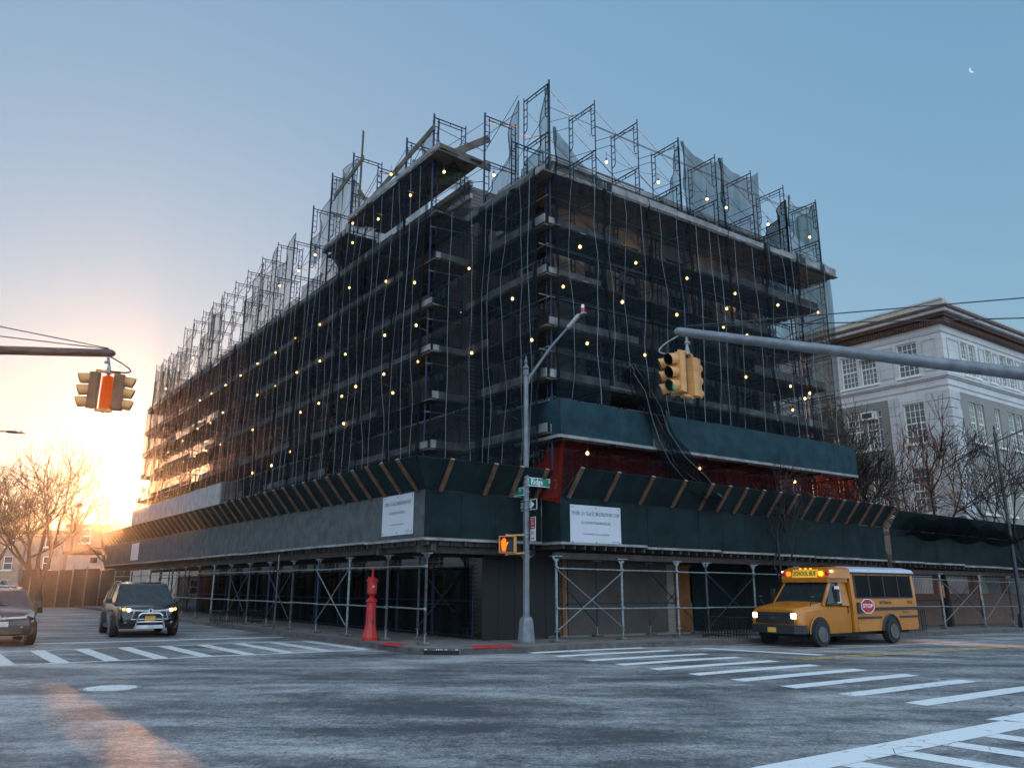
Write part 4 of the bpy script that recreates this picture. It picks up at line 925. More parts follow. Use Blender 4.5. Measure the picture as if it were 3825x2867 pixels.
def band(z):
    q = MB(); q.lathe([(.112, -.02), (.116, -.015), (.116, .015), (.112, .02)], 8, L_(0, 0, z), pi/8); q.tube(L_(0, -.11, z), L_(0, -.15, z), .02); return q.build('strap', 'galv', lamp)
def zpx(v): # height on the post for a pixel row
    lo, hi = 0., 12.
    for _ in range(40):
        m = (lo+hi)/2; p = Vector((lp.x, lp.y, m-EYE)); dd = p.y*ct+p.z*st_; yy = (-p.y*st_+p.z*ct)/dd
        lo, hi = (m, hi) if CY-yy*F > v else (lo, m)
    return lo
for v in (1783, 1803, 1815, 1836, 1867, 1897, 1990, 2005, 2060, 2072): band(zpx(v))
def sign(label, name, c, ax, w_, h_, mat_, rim=None, cat='sign'):
    o = thing(name, label, cat, c); ax = ax.normalized(); nv = Vector((ax.y, -ax.x, 0)); 
    fn = lambda x, y, z: c+ax*x+nv*z+Vector((0, 0, y))
    q = MB(); q.box(-w_/2, w_/2, -h_/2, h_/2, -.004, .004, fn)
    if rim: q.build('border', rim, o); q = MB(); q.box(-w_/2+.02, w_/2-.02, -h_/2+.02, h_/2-.02, .004, .007, fn)
    q.build('plate', mat_, o); return o, fn
# Ridge Blvd plate (reads along the right street), facing the camera
ax = uR
o, fn = sign('green street name plate reading Ridge Blvd on the right of the lamp post', 'street_sign', L_(0, -.12, zpx(1798))+ax*.62, ax, 1.12, .27, 'sign_green', 'sign_white')
text('Ridge', .26, '', o, lambda X, Y: fn(-.22+X, Y+.005, .011), .78, .003).build('lettering', 'sign_white', o); text('Blvd', .135, '', o, lambda X, Y: fn(.34+X, Y+.045, .011), .95, .003).build('lettering', 'sign_white', o)
ax = Vector((.8, -.6, 0))
o, fn = sign('green street name plate reading 71 St on the left of the lamp post', 'street_sign', L_(0, -.12, zpx(1835))-ax*.36, ax, .58, .25, 'sign_green', 'sign_white')
text('71', .24, '', o, lambda X, Y: fn(-.1+X, Y, .011), .62, .003).build('lettering', 'sign_white', o); text('St', .12, '', o, lambda X, Y: fn(.13+X, Y+.04, .011), .7, .002).build('lettering', 'sign_white', o)
ax = Vector((1, .12, 0)).normalized(); ax = Vector((cos(radians(-33)), sin(radians(-33)), 0)); ax = -uL
o, fn = sign('black and white one way sign with an arrow pointing right, strapped behind the lamp post', 'one_way_sign', L_(0.02, .13, zpx(1884)), ax, .92*1.1, .32, 'sign_black', 'sign_white')
q = MB(); q.prism([(-.38, -.085), (.2, -.085), (.2, -.135), (.4, 0), (.2, .135), (.2, .085), (-.38, .085)], lambda x, y, d: fn(x, y, d), .008, .011); q.build('arrow', 'sign_white', o)
text('ONE WAY', .17, '', o, lambda X, Y: fn(-.06+X, Y, .014), .78, .002).build('lettering', 'sign_black', o)
ax = Vector((cos(radians(-62)), sin(radians(-62)), 0))
o, fn = sign('tall red and white parking rules sign on the right of the lamp post', 'parking_sign', L_(.2, -.1, zpx(1975)), ax, .34, .72, 'sign_white')
q = MB(); q.box(-.15, .15, .0, .34, .005, .008, fn); q.build('red_field', 'sign_red', o)
text('NO', .1, '', o, lambda X, Y: fn(X-.02, .27+Y, .011), .9, .002).build('lettering', 'sign_white', o)
text('PARKING\nMON-FRI', .05, '', o, lambda X, Y: fn(X, .16+Y, .011), .9, .001).build('lettering', 'sign_white', o)
text('2 HOUR\nMETER', .06, '', o, lambda X, Y: fn(X, -.12+Y, .011), .9, .001).build('lettering', 'sign_red', o)
for y, m_ in ((.05, 'sign_white'), (-.28, 'sign_black')):
    q = MB(); q.prism([(-.1, -.01), (.05, -.01), (.05, -.03), (.11, 0), (.05, .03), (.05, .01), (-.1, .01)], lambda x, yy, d: fn(x, y+yy, d), .009, .012); q.build('arrow', m_, o)
# walk signal
pz = zpx(2033); wc = at(1897, 2033, lp.y-.45); ws = thing('walk_signal', 'yellow pedestrian signal showing a lit orange hand, bracketed to the lamp post', 'pedestrian signal', wc)
ang = radians(-12); ex = Vector((cos(ang), sin(ang), 0)); ny = Vector((sin(ang), -cos(ang), 0)); fn = lambda x, y, z: wc+ex*x+ny*y+Vector((0, 0, z))
q = MB(); q.box(-.23, .23, -.2, .05, -.25, .25, fn); q.build('housing', 'signal_yellow', ws, bevel=.015)
q = MB(); q.box(-.235, .235, .05, .2, .225, .245, fn); q.box(-.235, -.215, .05, .17, -.24, .24, fn); q.box(.215, .235, .05, .17, -.24, .24, fn); q.build('visor', 'signal_yellow', ws)
q = MB(); q.box(-.205, .205, .051, .06, -.215, .22, fn); q.build('screen', 'signal_inner', ws)
hand = [(-.07, -.19), (.04, -.19), (.055, -.08), (.075, -.02), (.12, .05), (.105, .075), (.085, .08), (.05, .035), (.045, .05), (.05, .14), (.035, .16), (.02, .15), (.012, .19), (-.005, .2), (-.02, .19), (-.03, .165), (-.045, .175), (-.06, .165), (-.065, .11), (-.085, .12), (-.1, .105), (-.095, 0)]
q = MB(); q.prism([(x*1.0-.09, y) for x, y in hand], lambda x, y, d: fn(x, d, y), .062, .066); q.build('hand_symbol', 'hand_on', ws)
q = MB(); q.prism([(.09+x, y) for x, y in [(-.02, .16), (.02, .16), (.02, .12), (.04, .1), (.07, .02), (.05, .01), (.03, .06), (.03, -.02), (.06, -.17), (.03, -.18), (0, -.06), (-.05, -.18), (-.08, -.17), (-.03, -.02), (-.03, .06), (-.07, .0), (-.08, .02), (-.04, .1)]], lambda x, y, d: fn(x, d, y), .062, .065); q.build('walker_symbol', 'plastic', ws)
q = MB()
for z in (.27, -.27): q.tube(fn(-.05, -.08, z), L_(0, -.05, pz+z+.02), .025, n=8); q.tube(fn(-.05, -.08, z-.04), fn(-.05, -.08, z+.04), .045, n=8)
q.build('bracket', 'signal_yellow', ws)

# ================================================================= TRAFFIC SIGNALS
def head(root, c, dirv, lit=None, name='signal_head', bm='signal_yellow'):
    """8-inch three-section head; dirv = facing direction (horizontal)"""
    dirv = dirv.normalized(); sx = Vector((dirv.y, -dirv.x, 0)); fn = lambda x, y, z: c+sx*x+dirv*y+Vector((0, 0, z))
    h = MB(); S_ = .25
    for k in range(3):
        z = (1-k)*S_; ring = []
        h.loft([[fn(x, y, z+s2*S_/2*.985) for x, y in ((-.115, .0), (-.105, -.09), (-.06, -.15), (.06, -.15), (.105, -.09), (.115, 0), (.115, .06), (-.115, .06))] for s2 in (-1, 1)])
    h.box(-.13, .13, .045, .065, -S_*1.5, S_*1.5, fn)
    ho = h.build(name, bm, root)
    for k in range(3):
        z = (1-k)*S_; v = MB(); n = 18; r0, r1 = .108, .11; vs = []
        for rr, yy in ((r0, .065), (r1, .29)):
            for i in range(n+1):
                a = radians(-62)+radians(304)*i/n; drop = .0; vs.append(fn(rr*cos(a), yy-(0 if yy < .1 else .09*(1-sin(a))/2*.9), z+rr*sin(a)-(yy-.065)*.12))
        inner_ = [fn(0, 0, 0)*0+p for p in vs]
        v.add(vs, [(i, i+1, n+2+i, n+1+i) for i in range(n)])
        vo = v.build('visor', 'signal_yellow', ho)
        v = MB(); v.add([p+(fn(0, 0, z)-p)*.0 for p in vs], [])
        cpt = fn(0, .178, z-.01)
        vs2 = []
        for yy in (.066, .285):
            for i in range(n+1):
                a = radians(-62)+radians(304)*i/n; rr = .104; vs2.append(fn(rr*cos(a), yy-(0 if yy < .1 else .09*(1-sin(a))/2*.9), z+rr*sin(a)-(yy-.065)*.12))
        v = MB(); v.add(vs2, [(i, i+1, n+2+i, n+1+i) for i in range(n)]); v.build('visor_lining', 'signal_inner', vo)
        l_ = MB(); l_.lathe([(.1, 0), (.1, .012), (.07, .025), (.02, .03)], 16, fn(0, 0, z)*1+dirv*.066, fn=lambda q_: sx*q_.x+Vector((0, 0, q_.y))+dirv*q_.z)
        l_.build('lens', 'green_lens' if (lit == 'green' and k == 2) else 'signal_inner', ho)
    return ho
def signal(label, c, dirs, litd, hang_top, tip_off, arm_pts, arm_r, arm_mat, guys, ret, lean=0):
    root = thing('traffic_signal', label, 'traffic light', c)
    for i, d_ in enumerate(dirs):
        head(root, c+d_*.275, d_, 'green' if i == litd else None, bm='signal_orange' if (litd < 0 and i == 2) else ('signal_shaded' if litd < 0 else 'signal_yellow'))
    q = MB()
    for d_ in dirs: q.tube(c+Vector((0, 0, .43)), c+d_*.24+Vector((0, 0, .43)), .035, n=8); q.tube(c+d_*.17+Vector((0, 0, .375)), c+d_*.17+Vector((0, 0, .45)), .04, n=8); q.tube(c+Vector((0, 0, -.41)), c+d_*.17+Vector((0, 0, -.41)), .03, n=8)
    q.build('spider_bracket', 'signal_yellow', root)
    q = MB(); q.tube(c+Vector((0, 0, .4)), c+Vector((0, 0, .47)), .06, .05, 10); q.tube(c+Vector((0, 0, .47)), c+Vector((0, 0, .56)), .05, .03, 10); q.tube(c+Vector((0, 0, .56)), hang_top, .028, n=8); q.tube(c.lerp(hang_top, .8)-Vector((.05, 0, 0)), c.lerp(hang_top, .8)+Vector((.05, 0, 0)), .035, n=8); q.build('hanger', 'galv', root)
    q = MB()
    for a, b in zip(arm_pts, arm_pts[1:]):
        q.tube(a[0], b[0], a[1], b[1], 14)
    e, r0 = arm_pts[0]; q.lathe([(r0, -.0), (r0*.98, .04), (r0*.7, .1), (r0*.2, .13)], 14, e, fn=lambda p: (lambda dv: dv[0]*p.x+dv[1]*p.y+dv[2]*p.z)(ret)); q.build('mast_arm', arm_mat, root, smooth=True)
    for a, b in guys: g_ = MB(); g_.tube(a, b, .012, n=5); g_.build('guy_wire', 'dark_galv', root)
    q = MB(); s_ = tip_off; p0 = arm_pts[0][0]+Vector((s_*.05, 0, -.08)); p3 = c+Vector((s_*.02, 0, .45)); pts = []
    for i in range(13):
        u = i/12; pts.append(p0*(1-u)**3+(p0+Vector((s_*.45, 0, -.25)))*3*u*(1-u)**2+(p3+Vector((s_*.75, 0, -.12)))*3*u*u*(1-u)+p3*u**3)
    q.path(pts, .016, 6); q.build('feed_cable', 'galv' if s_ < 0 else 'dark', root)
    return root
# left signal
cL = at(395, 1462, 16.2); tipL = at(404, 1319, 16.2); d0 = Vector((sin(radians(-8)), -cos(radians(-8)), 0))
poleL = tipL+Vector((-6.8, -1.4, -.28))
def frame_of(dv): dv = dv.normalized(); x = dv.cross(Vector((0, 0, 1))).normalized(); return (x, x.cross(dv), dv)
dirsL = [uR, -uR, uL]
dirsL = [Vector((.93, .36, 0)).normalized(), Vector((-.86, -.5, 0)).normalized(), Vector((-.4, .92, 0)).normalized()]
sgL = signal('yellow traffic light with orange back on a brown mast arm at upper left', cL, dirsL, -1, tipL-Vector((0, 0, .04)), 1, [(tipL+Vector((.02, 0, 0)), .085), (tipL+(poleL-tipL)*.5+Vector((0, 0, .03)), .1), (poleL, .13)], .08, 'arm_brown',
       [(tipL+Vector((.0, 0, .11)), poleL+Vector((0, .1, 1.5))), (tipL+Vector((.0, .02, .1)), poleL+Vector((0, .25, .9)))], frame_of(tipL-poleL))
q = MB(); q.tube(Vector((poleL.x, poleL.y, 0)), poleL+Vector((0, 0, 1.7)), .13, .1, 8); q.build('pole', 'arm_brown', sgL)
# right signal
cR = at(2572, 1400, 14.4); tipR = at(2566, 1242, 14.4); edge = at(3825, 1396, 12.6); poleR = tipR+(edge-tipR)*1.5
dv = (edge-tipR).normalized()
dirsR = [Vector((-.72, -.69, 0)), Vector((-.75, .66, 0)).normalized(), Vector((.62, .78, 0)), Vector((.85, .35, 0)).normalized()]
dirsR = [Vector((cos(radians(a)), sin(radians(a)), 0)) for a in (-146, 172, 58)]
sgR = signal('cream yellow traffic light with green lens hanging from the grey mast arm', cR, dirsR, 0, tipR-Vector((0, 0, .05)), -1, [(tipR-dv*.12, .088), (tipR+(edge-tipR)*.6, .1), (poleR, .125)], .088, 'pole_grey',
       [(tipR+Vector((0, 0, .13)), poleR+(at(3825, 1130, 12.6)-at(3825, 1396, 12.6))*1.55), (tipR+Vector((.05, 0, .12)), poleR+(at(3825, 1196, 12.6)-at(3825, 1396, 12.6))*1.5)], frame_of(-dv))
q = MB(); q.tube(Vector((poleR.x, poleR.y, 0)), poleR+Vector((0, 0, 2.4)), .14, .1, 8); q.build('pole', 'pole_grey', sgR)
# small street lamp head at far left
p = at(0, 1610, 42); e = at(90, 1617, 42); sl2 = thing('street_lamp', 'dark street lamp head reaching in at the left edge above the bare tree', 'street lamp', Vector((p.x-5, p.y, 0)))
q = MB(); q.tube(p+Vector((-5, 0, -1.2)), p+Vector((-2, 0, .05)), .06); q.tube(p+Vector((-2, 0, .05)), at(30, 1611, 42), .05, .04); q.build('arm', 'black_metal', sl2)
q = MB(); q.tube((p.x-5, p.y, 0), p+Vector((-5, 0, 0)), .12, .08, 8); q.build('shaft', 'black_metal', sl2)
q = MB(); a = at(28, 1612, 42); q.bar(a, at(65, 1614, 42), .2, .13); q.bar(at(60, 1616, 42), e, .26, .06); q.tube(at(80, 1616, 42), at(80, 1609, 42), .05); q.build('luminaire', 'black_metal', sl2)
# right-edge street lamp
rb = GP(28.0, -.6, .15); rl = thing('street_lamp', 'slim grey street lamp leaning in at the far right edge beside the bare trees', 'street lamp', rb)
topr = Vector((rb.x, rb.y, 10.2)); 
q = MB(); q.lathe([(.25, 0), (.2, .6), (.1, .7)], 8, rb); q.build('base', 'dark_galv', rl); q = MB(); q.lathe([(.1, .7), (.075, 9.4)], 8, rb); q.build('shaft', 'dark_galv', rl)
q = MB(); q.lathe([(.1, 9.4), (.1, 9.5), (.03, 9.7), (.06, 9.8), (.02, 9.95)], 8, rb); q.build('finial', 'dark_galv', rl)
q = MB(); q.tube(rb+Vector((0, 0, 9.1)), rb+Vector((2.2, .2, 10.0)), .045); q.bar(rb+Vector((2.1, .2, 10.0)), rb+Vector((2.8, .25, 10.1)), .22, .08); q.build('arm', 'dark_galv', rl)

# ================================================================= FIRE ALARM POST
fb = gz(1382, 2391, .15); fa = thing('fire_alarm_post', 'ornate red cast-iron fire alarm post standing on the pavement under the grey shed', 'fire alarm post', fb)
R8 = pi/8
q = MB(); q.lathe([(.29, 0), (.29, .12), (.27, .2), (.25, .24), (.22, .35), (.185, .52)], 8, fb, R8); q.build('base', 'red_iron', fa, bevel=.004)
q = MB(); q.lathe([(.185, .52), (.175, .6), (.165, 1.26), (.2, 1.29), (.205, 1.34), (.17, 1.37), (.11, 1.42), (.075, 1.45), (.085, 1.48)], 8, fb, R8); q.build('column', 'red_iron', fa)
q = MB(); q.lathe([(.085, 1.48), (.15, 1.55), (.17, 1.57), (.175, 1.95), (.21, 1.97), (.215, 2.02), (.18, 2.05)], 8, fb, R8); q.build('alarm_box', 'red_iron', fa)
q = MB(); q.lathe([(.17, 2.05), (.11, 2.1), (.05, 2.13), (.035, 2.2), (.05, 2.24), (.03, 2.28), (.045, 2.34), (.055, 2.38), (.035, 2.43), (.02, 2.47), (.008, 2.5)], 10, fb); q.tube(fb+Vector((-.12, -.03, 2.05)), fb+Vector((-.12, -.03, 2.13)), .04, .03, 8); q.build('finial', 'red_iron', fa, smooth=True)
q = MB(); nv = Vector((.38, -.92, 0)); sx = Vector((.92, .38, 0)); cc = fb+nv*.165+Vector((0, 0, 1.8))
for k in range(5): a = pi/2+k*2*pi/5; q.bar(cc+nv*.01, cc+nv*.01+sx*.05*cos(a)+Vector((0, 0, .05*sin(a))), .015, .012)
q.build('emblem', 'sign_white', fa)
q = MB(); cc = fb+Vector((.09, -.15, .62)); q.box(cc.x-.03, cc.x+.03, cc.y-.02, cc.y+.04, cc.z-.06, cc.z+.08); q.build('lock_plate', 'sign_black', fa)
fa.scale = (.88, .88, .88)
# small street sign post left
for (u, v, vt), lb in (((1022, 2352, 2018), 'thin metal sign post with a small white sign by the left kerb'),):
    b = gz(u, v, .15); o = thing('sign_post', lb, 'sign', b); hgt = 2.75
    q = MB(); q.box(b.x-.03, b.x+.03, b.y-.012, b.y+.012, .15, hgt+.15); q.build('post', 'dark_galv', o); q = MB(); q.bar(b+Vector((-.12, .0, hgt-.55)), b+Vector((-.12, 0, hgt+.02)), .22, .01, upv=Vector((.3, 1, 0))); q = MB(); a = Vector((.35, -.94, 0))
    q.hexa([b+a*x+Vector((0, -.02+y*.01, z)) for z in (hgt-.55, hgt) for x, y in ((-.16, 0), (.16, 0), (.16, 1), (-.16, 1))]); q.build('plate', 'board_white', o)
# tree guard fences
def guard(label, c, ax, w_, h_, grp):
    o = thing('tree_guard', label, 'tree guard', c, group=grp); q = MB(); nv = Vector((-ax.y, ax.x, 0))
    for k in range(4):
        d_ = (ax, nv, -ax, -nv)[k]; st0 = c+(ax*-w_/2+nv*-w_/2, ax*w_/2+nv*-w_/2, ax*w_/2+nv*w_/2, ax*-w_/2+nv*w_/2)[k]
        for z in (.1, h_-.03): q.tube(st0+Vector((0, 0, z)), st0+d_*w_+Vector((0, 0, z)), .015, n=4)
        for j in range(9): p = st0+d_*w_*j/8; q.tube(p+Vector((0, 0, 0)), p+Vector((0, 0, h_)), .011, n=4)
    q.build('railing', 'black_metal', o)
guard('low black iron tree guard on the left pavement under the shed', GP(-3.9, 17, .15), uL, 1.7, .55, 'black tree guards')
guard('low black iron tree guard in front of the parked bus bonnet', GP(6.9, -.35, .15), uR, 1.1, .7, 'black tree guards')
guard('black iron tree guard around the street tree behind the bus', GP(17.9, -.3, .15), uR, 1.3, .9, 'black tree guards')

# ================================================================= TREES
def tree(label, base, h, lean=(0, 0), spread=.55, levels=5, r0=.16, m='bark', seed=1, trunk_h=.35, group='bare winter trees', droop=0., nb=(3, 4), name='bare_tree', rmin=.012):
    rnd = random.Random(seed); base = Vector((base[0], base[1], min(base[2], .05) if base[2] < .4 else .05)); root = thing(name, label, 'tree', base, group=group)
    tk = MB(); cr = MB()
    def limb(mb, p, d_, L, r, lv):
        nseg = 4 if lv < 2 else 3; pts = [p]; dd = Vector(d_)
        for i in range(nseg):
            dd = (dd+Vector((rnd.uniform(-1, 1), rnd.uniform(-1, 1), rnd.uniform(-.6, .8)))*.17+Vector((0, 0, .05-droop))).normalized(); pts.append(pts[-1]+dd*L/nseg)
        for i in range(nseg): ra = r*(1-.42*i/nseg); rb_ = r*(1-.42*(i+1)/nseg); mb.tube(pts[i], pts[i+1], max(ra, rmin), max(rb_, rmin), 6 if lv < 2 else (4 if lv < 3 else 3), cap=False)
        return pts, dd
    th = h*trunk_h; pts, dd = limb(tk, Vector(base), Vector((lean[0], lean[1], 1)).normalized(), th, r0, 0); tk.build('trunk', m, root)
    def grow(pts, dd, L, r, lv):
        if lv > levels: return
        k = rnd.randint(*nb)
        for j in range(k):
            u = rnd.uniform(.35, 1) if j else 1; i = min(len(pts)-2, int(u*(len(pts)-1))); p = pts[i].lerp(pts[i+1], u*(len(pts)-1)-i)
            a = rnd.uniform(0, 2*pi); x = dd.orthogonal().normalized(); y = dd.cross(x); sp_ = rnd.uniform(.25, spread+.25) if j else rnd.uniform(.05, .25)
            nd = (dd+(x*cos(a)+y*sin(a))*sp_*1.3).normalized(); l2 = L*rnd.uniform(.62, .85)
            if p.z > base[2]+h*.99: l2 *= .5
            pp, d2 = limb(cr, p, nd, l2, r*rnd.uniform(.5, .68), lv); grow(pp, d2, l2, r*.6, lv+1)
    grow(pts, dd, h*(1-trunk_h)*.42, r0*.72, 1); cr.build('crown', m, root); return root
b = at(3462, 2340, 1); b = GP(17.9, -.3, .15)
tree('bare street tree growing through the gap in the sheds behind the bus', GP(17.9, -.3, .15), 11.8, spread=.65, r0=.19, seed=3, trunk_h=.4, nb=(4, 5), levels=5)
tree('bare tree behind the far shed, right of the street tree', P(25.0, 1.3, .0), 11.5, spread=.6, r0=.17, seed=11, trunk_h=.35, nb=(4, 4), levels=5)
tree('bare tree with seed balls reaching in at the far right edge', P(29.5, -.8, .0), 13.5, spread=.65, r0=.18, seed=8, trunk_h=.4, nb=(3, 4), levels=5)
tree('thin young tree in front of the green hoarding left of the bus', GP(9.4, -.75, .15), 8.6, spread=.45, r0=.07, seed=5, trunk_h=.42, nb=(3, 4), levels=4)
tree('large spreading bare tree at the left edge behind the silver car', at(150, 2200, 52)*1, 13.8, spread=.8, r0=.34, seed=21, trunk_h=.2, m='bark_pale', nb=(3, 4), levels=6, lean=(-.05, 0), rmin=.008)
tree('second bare tree at the very left edge, nearly merging with the large one', at(-60, 2200, 58), 13, spread=.7, r0=.3, seed=25, trunk_h=.25, m='bark_pale', nb=(3, 5), levels=5)
tree('slender bare tree standing against the setting sun', at(432, 2190, 66), 13.5, spread=.45, r0=.18, seed=31, trunk_h=.4, m='bark_pale', nb=(3, 4), levels=5, lean=(-.08, 0))
tree('faint thin bare tree beside the sun just left of the scaffold end', at(545, 2190, 82), 16, spread=.35, r0=.14, seed=35, trunk_h=.45, m='bark_pale', nb=(2, 4), levels=4)

# ================================================================= SECOND SCHOOL BUILDING at right
T2 = 4.0; S2 = hit(3536, 1398, t=T2)[0]; zc = hit(3536, 1398, t=T2)[2]; ztop = hit(3495, 1116, t=T2)[2]; zcor = hit(3507, 1207, t=T2)[2]
b2 = thing('school_annex', 'pale stone and brick school wing with copper-brown cornice at right', 'building', P(S2, T2, 0))
f2R = lambda a, d, z: P(S2+a, T2-d, z); f2L = lambda a, d, z: P(S2-d, T2+a, z)
W2 = [(2.25, .88), (3.28, .88), (5.55, .75), (7.4, .95), (8.5, .95), (10.6, .8), (12.4, .95), (13.5, .95), (16., .8), (18, .95), (19.1, .95)]
hi = (zc+.35, zcor-.75); rows = [(zc-3.95, zc-1.4), (zc-8.3, zc-5.5)]
WL2 = [(1.6, 1.35, 2.5), (4.36, 1.12, 2.5), (5.7, 1.15, 2.5), (9.0, 1.15, 2.5), (10.3, 1.15, 2.5), (14, 1.2, 2.5), (17, 1.2, 2.5), (21, 1.2, 2.5)]
hT = [(a, a+w_, *hi) for a, w_ in W2]; hB = [(a, a+w_, z0, z1) for a, w_ in W2 for z0, z1 in rows]
lT = [(a, a+w_, *hi) for a, w_, _ in WL2]; lB = [(a, a+w_, z0, z1) for a, w_, _ in WL2 for z0, z1 in rows]
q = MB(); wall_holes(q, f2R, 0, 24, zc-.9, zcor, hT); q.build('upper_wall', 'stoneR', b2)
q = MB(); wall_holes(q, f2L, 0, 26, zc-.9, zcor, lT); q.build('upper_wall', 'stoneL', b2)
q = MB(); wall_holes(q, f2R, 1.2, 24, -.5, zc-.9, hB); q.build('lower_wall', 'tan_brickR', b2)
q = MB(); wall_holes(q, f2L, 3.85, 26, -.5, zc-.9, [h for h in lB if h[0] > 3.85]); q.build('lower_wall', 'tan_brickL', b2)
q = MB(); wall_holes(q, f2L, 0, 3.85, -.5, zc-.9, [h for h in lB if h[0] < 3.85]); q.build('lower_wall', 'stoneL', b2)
q = MB(); q.box(0, 1.2, -.1, .0, -.5, zc-.9, f2R)
z = -.3; k = 0
while z < zc-1.4: q.box(-.04, 1.2 if k % 2 else .85, .002, .05, z, z+.52, f2R); q.box(.0, 1.0 if k % 2 else .7, .002, .05, z, z+.52, f2L); z += .58; k += 1
q.build('quoin', 'stone_trim', b2)
for a, w_ in ((1.05, .4), (3.1, .3), (3.45, .35)):
    q = MB(); z = -.3
    while z < zc-1.4: q.box(a, a+w_, .002, .05, z, z+.55, f2L); z += .58
    q.build('pilaster', 'stone_trim', b2)
for z0, z1, d_ in ((zc-.06, zc+.12, .18), (zc-.16, zc-.06, .1), (zc-.62, zc-.55, .05), (zcor-.5, zcor-.4, .06)):
    q = MB(); q.box(-d_, 24, .003, d_, z0, z1, f2R); q.box(-.0, 26, .003, d_, z0, z1, f2L); q.build('string_course', 'stone_trim', b2)
hC = ztop-zcor
for z0, z1, d_, m_ in ((zcor, zcor+hC*.22, .25, 'copper_brown'), (zcor+hC*.22, zcor+hC*.34, .55, 'copper_brown'), (zcor+hC*.34, zcor+hC*.46, .8, 'stone_trim'), (zcor+hC*.46, zcor+hC*.56, .95, 'copper_brown'), (zcor+hC*.56, ztop-.12, .1, 'fascia'), (ztop-.12, ztop, .18, 'stone_trim')):
    q = MB(); q.box(-d_, 24.5, -.4, d_, z0+.002, z1, f2R); q.box(-.4, 26.5, -.4, d_-.003, z0+.004, z1-.002, f2L); q.build('cornice', m_, b2)
for ff in (f2R, f2L):
    q = MB()
    for i in range(150): q.box(.2+i*.16, .28+i*.16, .25, .35, zcor+.02, zcor+hC*.18, ff)
    q.build('dentil', 'copper_brown', b2)
q = MB(); q.add([P(S2, T2, ztop-.1), P(S2+24, T2, ztop-.1), P(S2+24, T2+26, ztop-.1), P(S2, T2+26, ztop-.1)], [(0, 1, 2, 3)]); q.build('roof', 'roof_dark', b2)
# raised panels on the top storey
for a0, a1 in ((.5, 2.0), (4.5, 5.25), (6.5, 7.15), (9.65, 10.4), (11.6, 12.2), (14.7, 15.8)):
    q = MB()
    for (x0, x1, z0, z1) in ((a0, a1, hi[0]+.1, hi[0]+.16), (a0, a1, hi[1]-.1, hi[1]-.04), (a0, a0+.06, hi[0]+.16, hi[1]-.1), (a1-.06, a1, hi[0]+.16, hi[1]-.1)): q.box(x0, x1, .002, .05, z0, z1, f2R)
    q.build('wall_panel', 'stone_trim', b2)
for a0, a1 in ((.4, 1.25), (3.15, 4.1), (7.1, 8.7)):
    q = MB()
    for (x0, x1, z0, z1) in ((a0, a1, hi[0]+.1, hi[0]+.16), (a0, a1, hi[1]-.1, hi[1]-.04), (a0, a0+.06, hi[0]+.16, hi[1]-.1), (a1-.06, a1, hi[0]+.16, hi[1]-.1)): q.box(x0, x1, .002, .05, z0, z1, f2L)
    q.build('wall_panel', 'stone_trim', b2)
for h in hT+hB: window(b2, f2R, *h, nc=3, nr=6, depth=.14, glass='pane_grey')
for h in lT+lB: window(b2, f2L, *h, nc=4, nr=6, depth=.14, glass='pane_grey')
# window air conditioners
for (a, z, lb) in ((4.45, hi[1]-.5, 'white window air conditioner high in the top-storey window of the pale school wing'), (4.7, rows[0][1]-.62, 'caged window air conditioner in the lower window of the pale school wing')):
    o = thing('air_conditioner', lb, 'air conditioner', f2L(a, 0, z), group='window air conditioners'); q = MB(); q.box(a, a+.85, -.1, .4, z, z+.5, f2L); q.build('casing', 'window_paint', o); q = MB(); q.box(a+.1, a+.75, .4, .41, z+.08, z+.42, f2L); q.build('grille', 'dark_galv', o)

# ================================================================= OVERHEAD WIRES at right
# (guy wires of the mast arm already cross the sky)

# ================================================================= VEHICLES
def wheel(root, x, y, r, w_, side, rimm='rim', steel=False):
    fn = lambda p: Vector((p.x, p.z*side, p.y))
    q = MB(); q.lathe([(r*.62, -w_/2), (r*.95, -w_/2), (r, -w_*.36), (r, w_*.36), (r*.95, w_/2), (r*.62, w_/2)], 24, (x, y, r), fn=fn); o = q.build('wheel', 'tyre', root, local=True, smooth=True)
    q = MB(); q.lathe([(r*.63, w_*.46), (r*.6, w_*.5), (r*.52, w_*.36), (r*.2, w_*.3), (r*.18, w_*.42), (r*.05, w_*.44)] if steel else [(r*.63, w_*.46), (r*.6, w_*.5), (r*.55, w_*.2), (r*.05, w_*.2)], 20, (x, y+side*w_*.13, r), fn=fn)
    if not steel:
        for k in range(5):
            a = 2*pi*k/5; c0 = Vector((x, y+side*w_*.52, r)); q.bar(c0, c0+Vector((cos(a)*r*.6, 0, sin(a)*r*.6)), .07, .05, upv=Vector((0, 1, 0)))
        q.lathe([(r*.12, w_*.5), (r*.1, w_*.6)], 10, (x, y, r), fn=fn)
    q.build('rim', rimm if steel else 'rim', o, local=True)
    return o
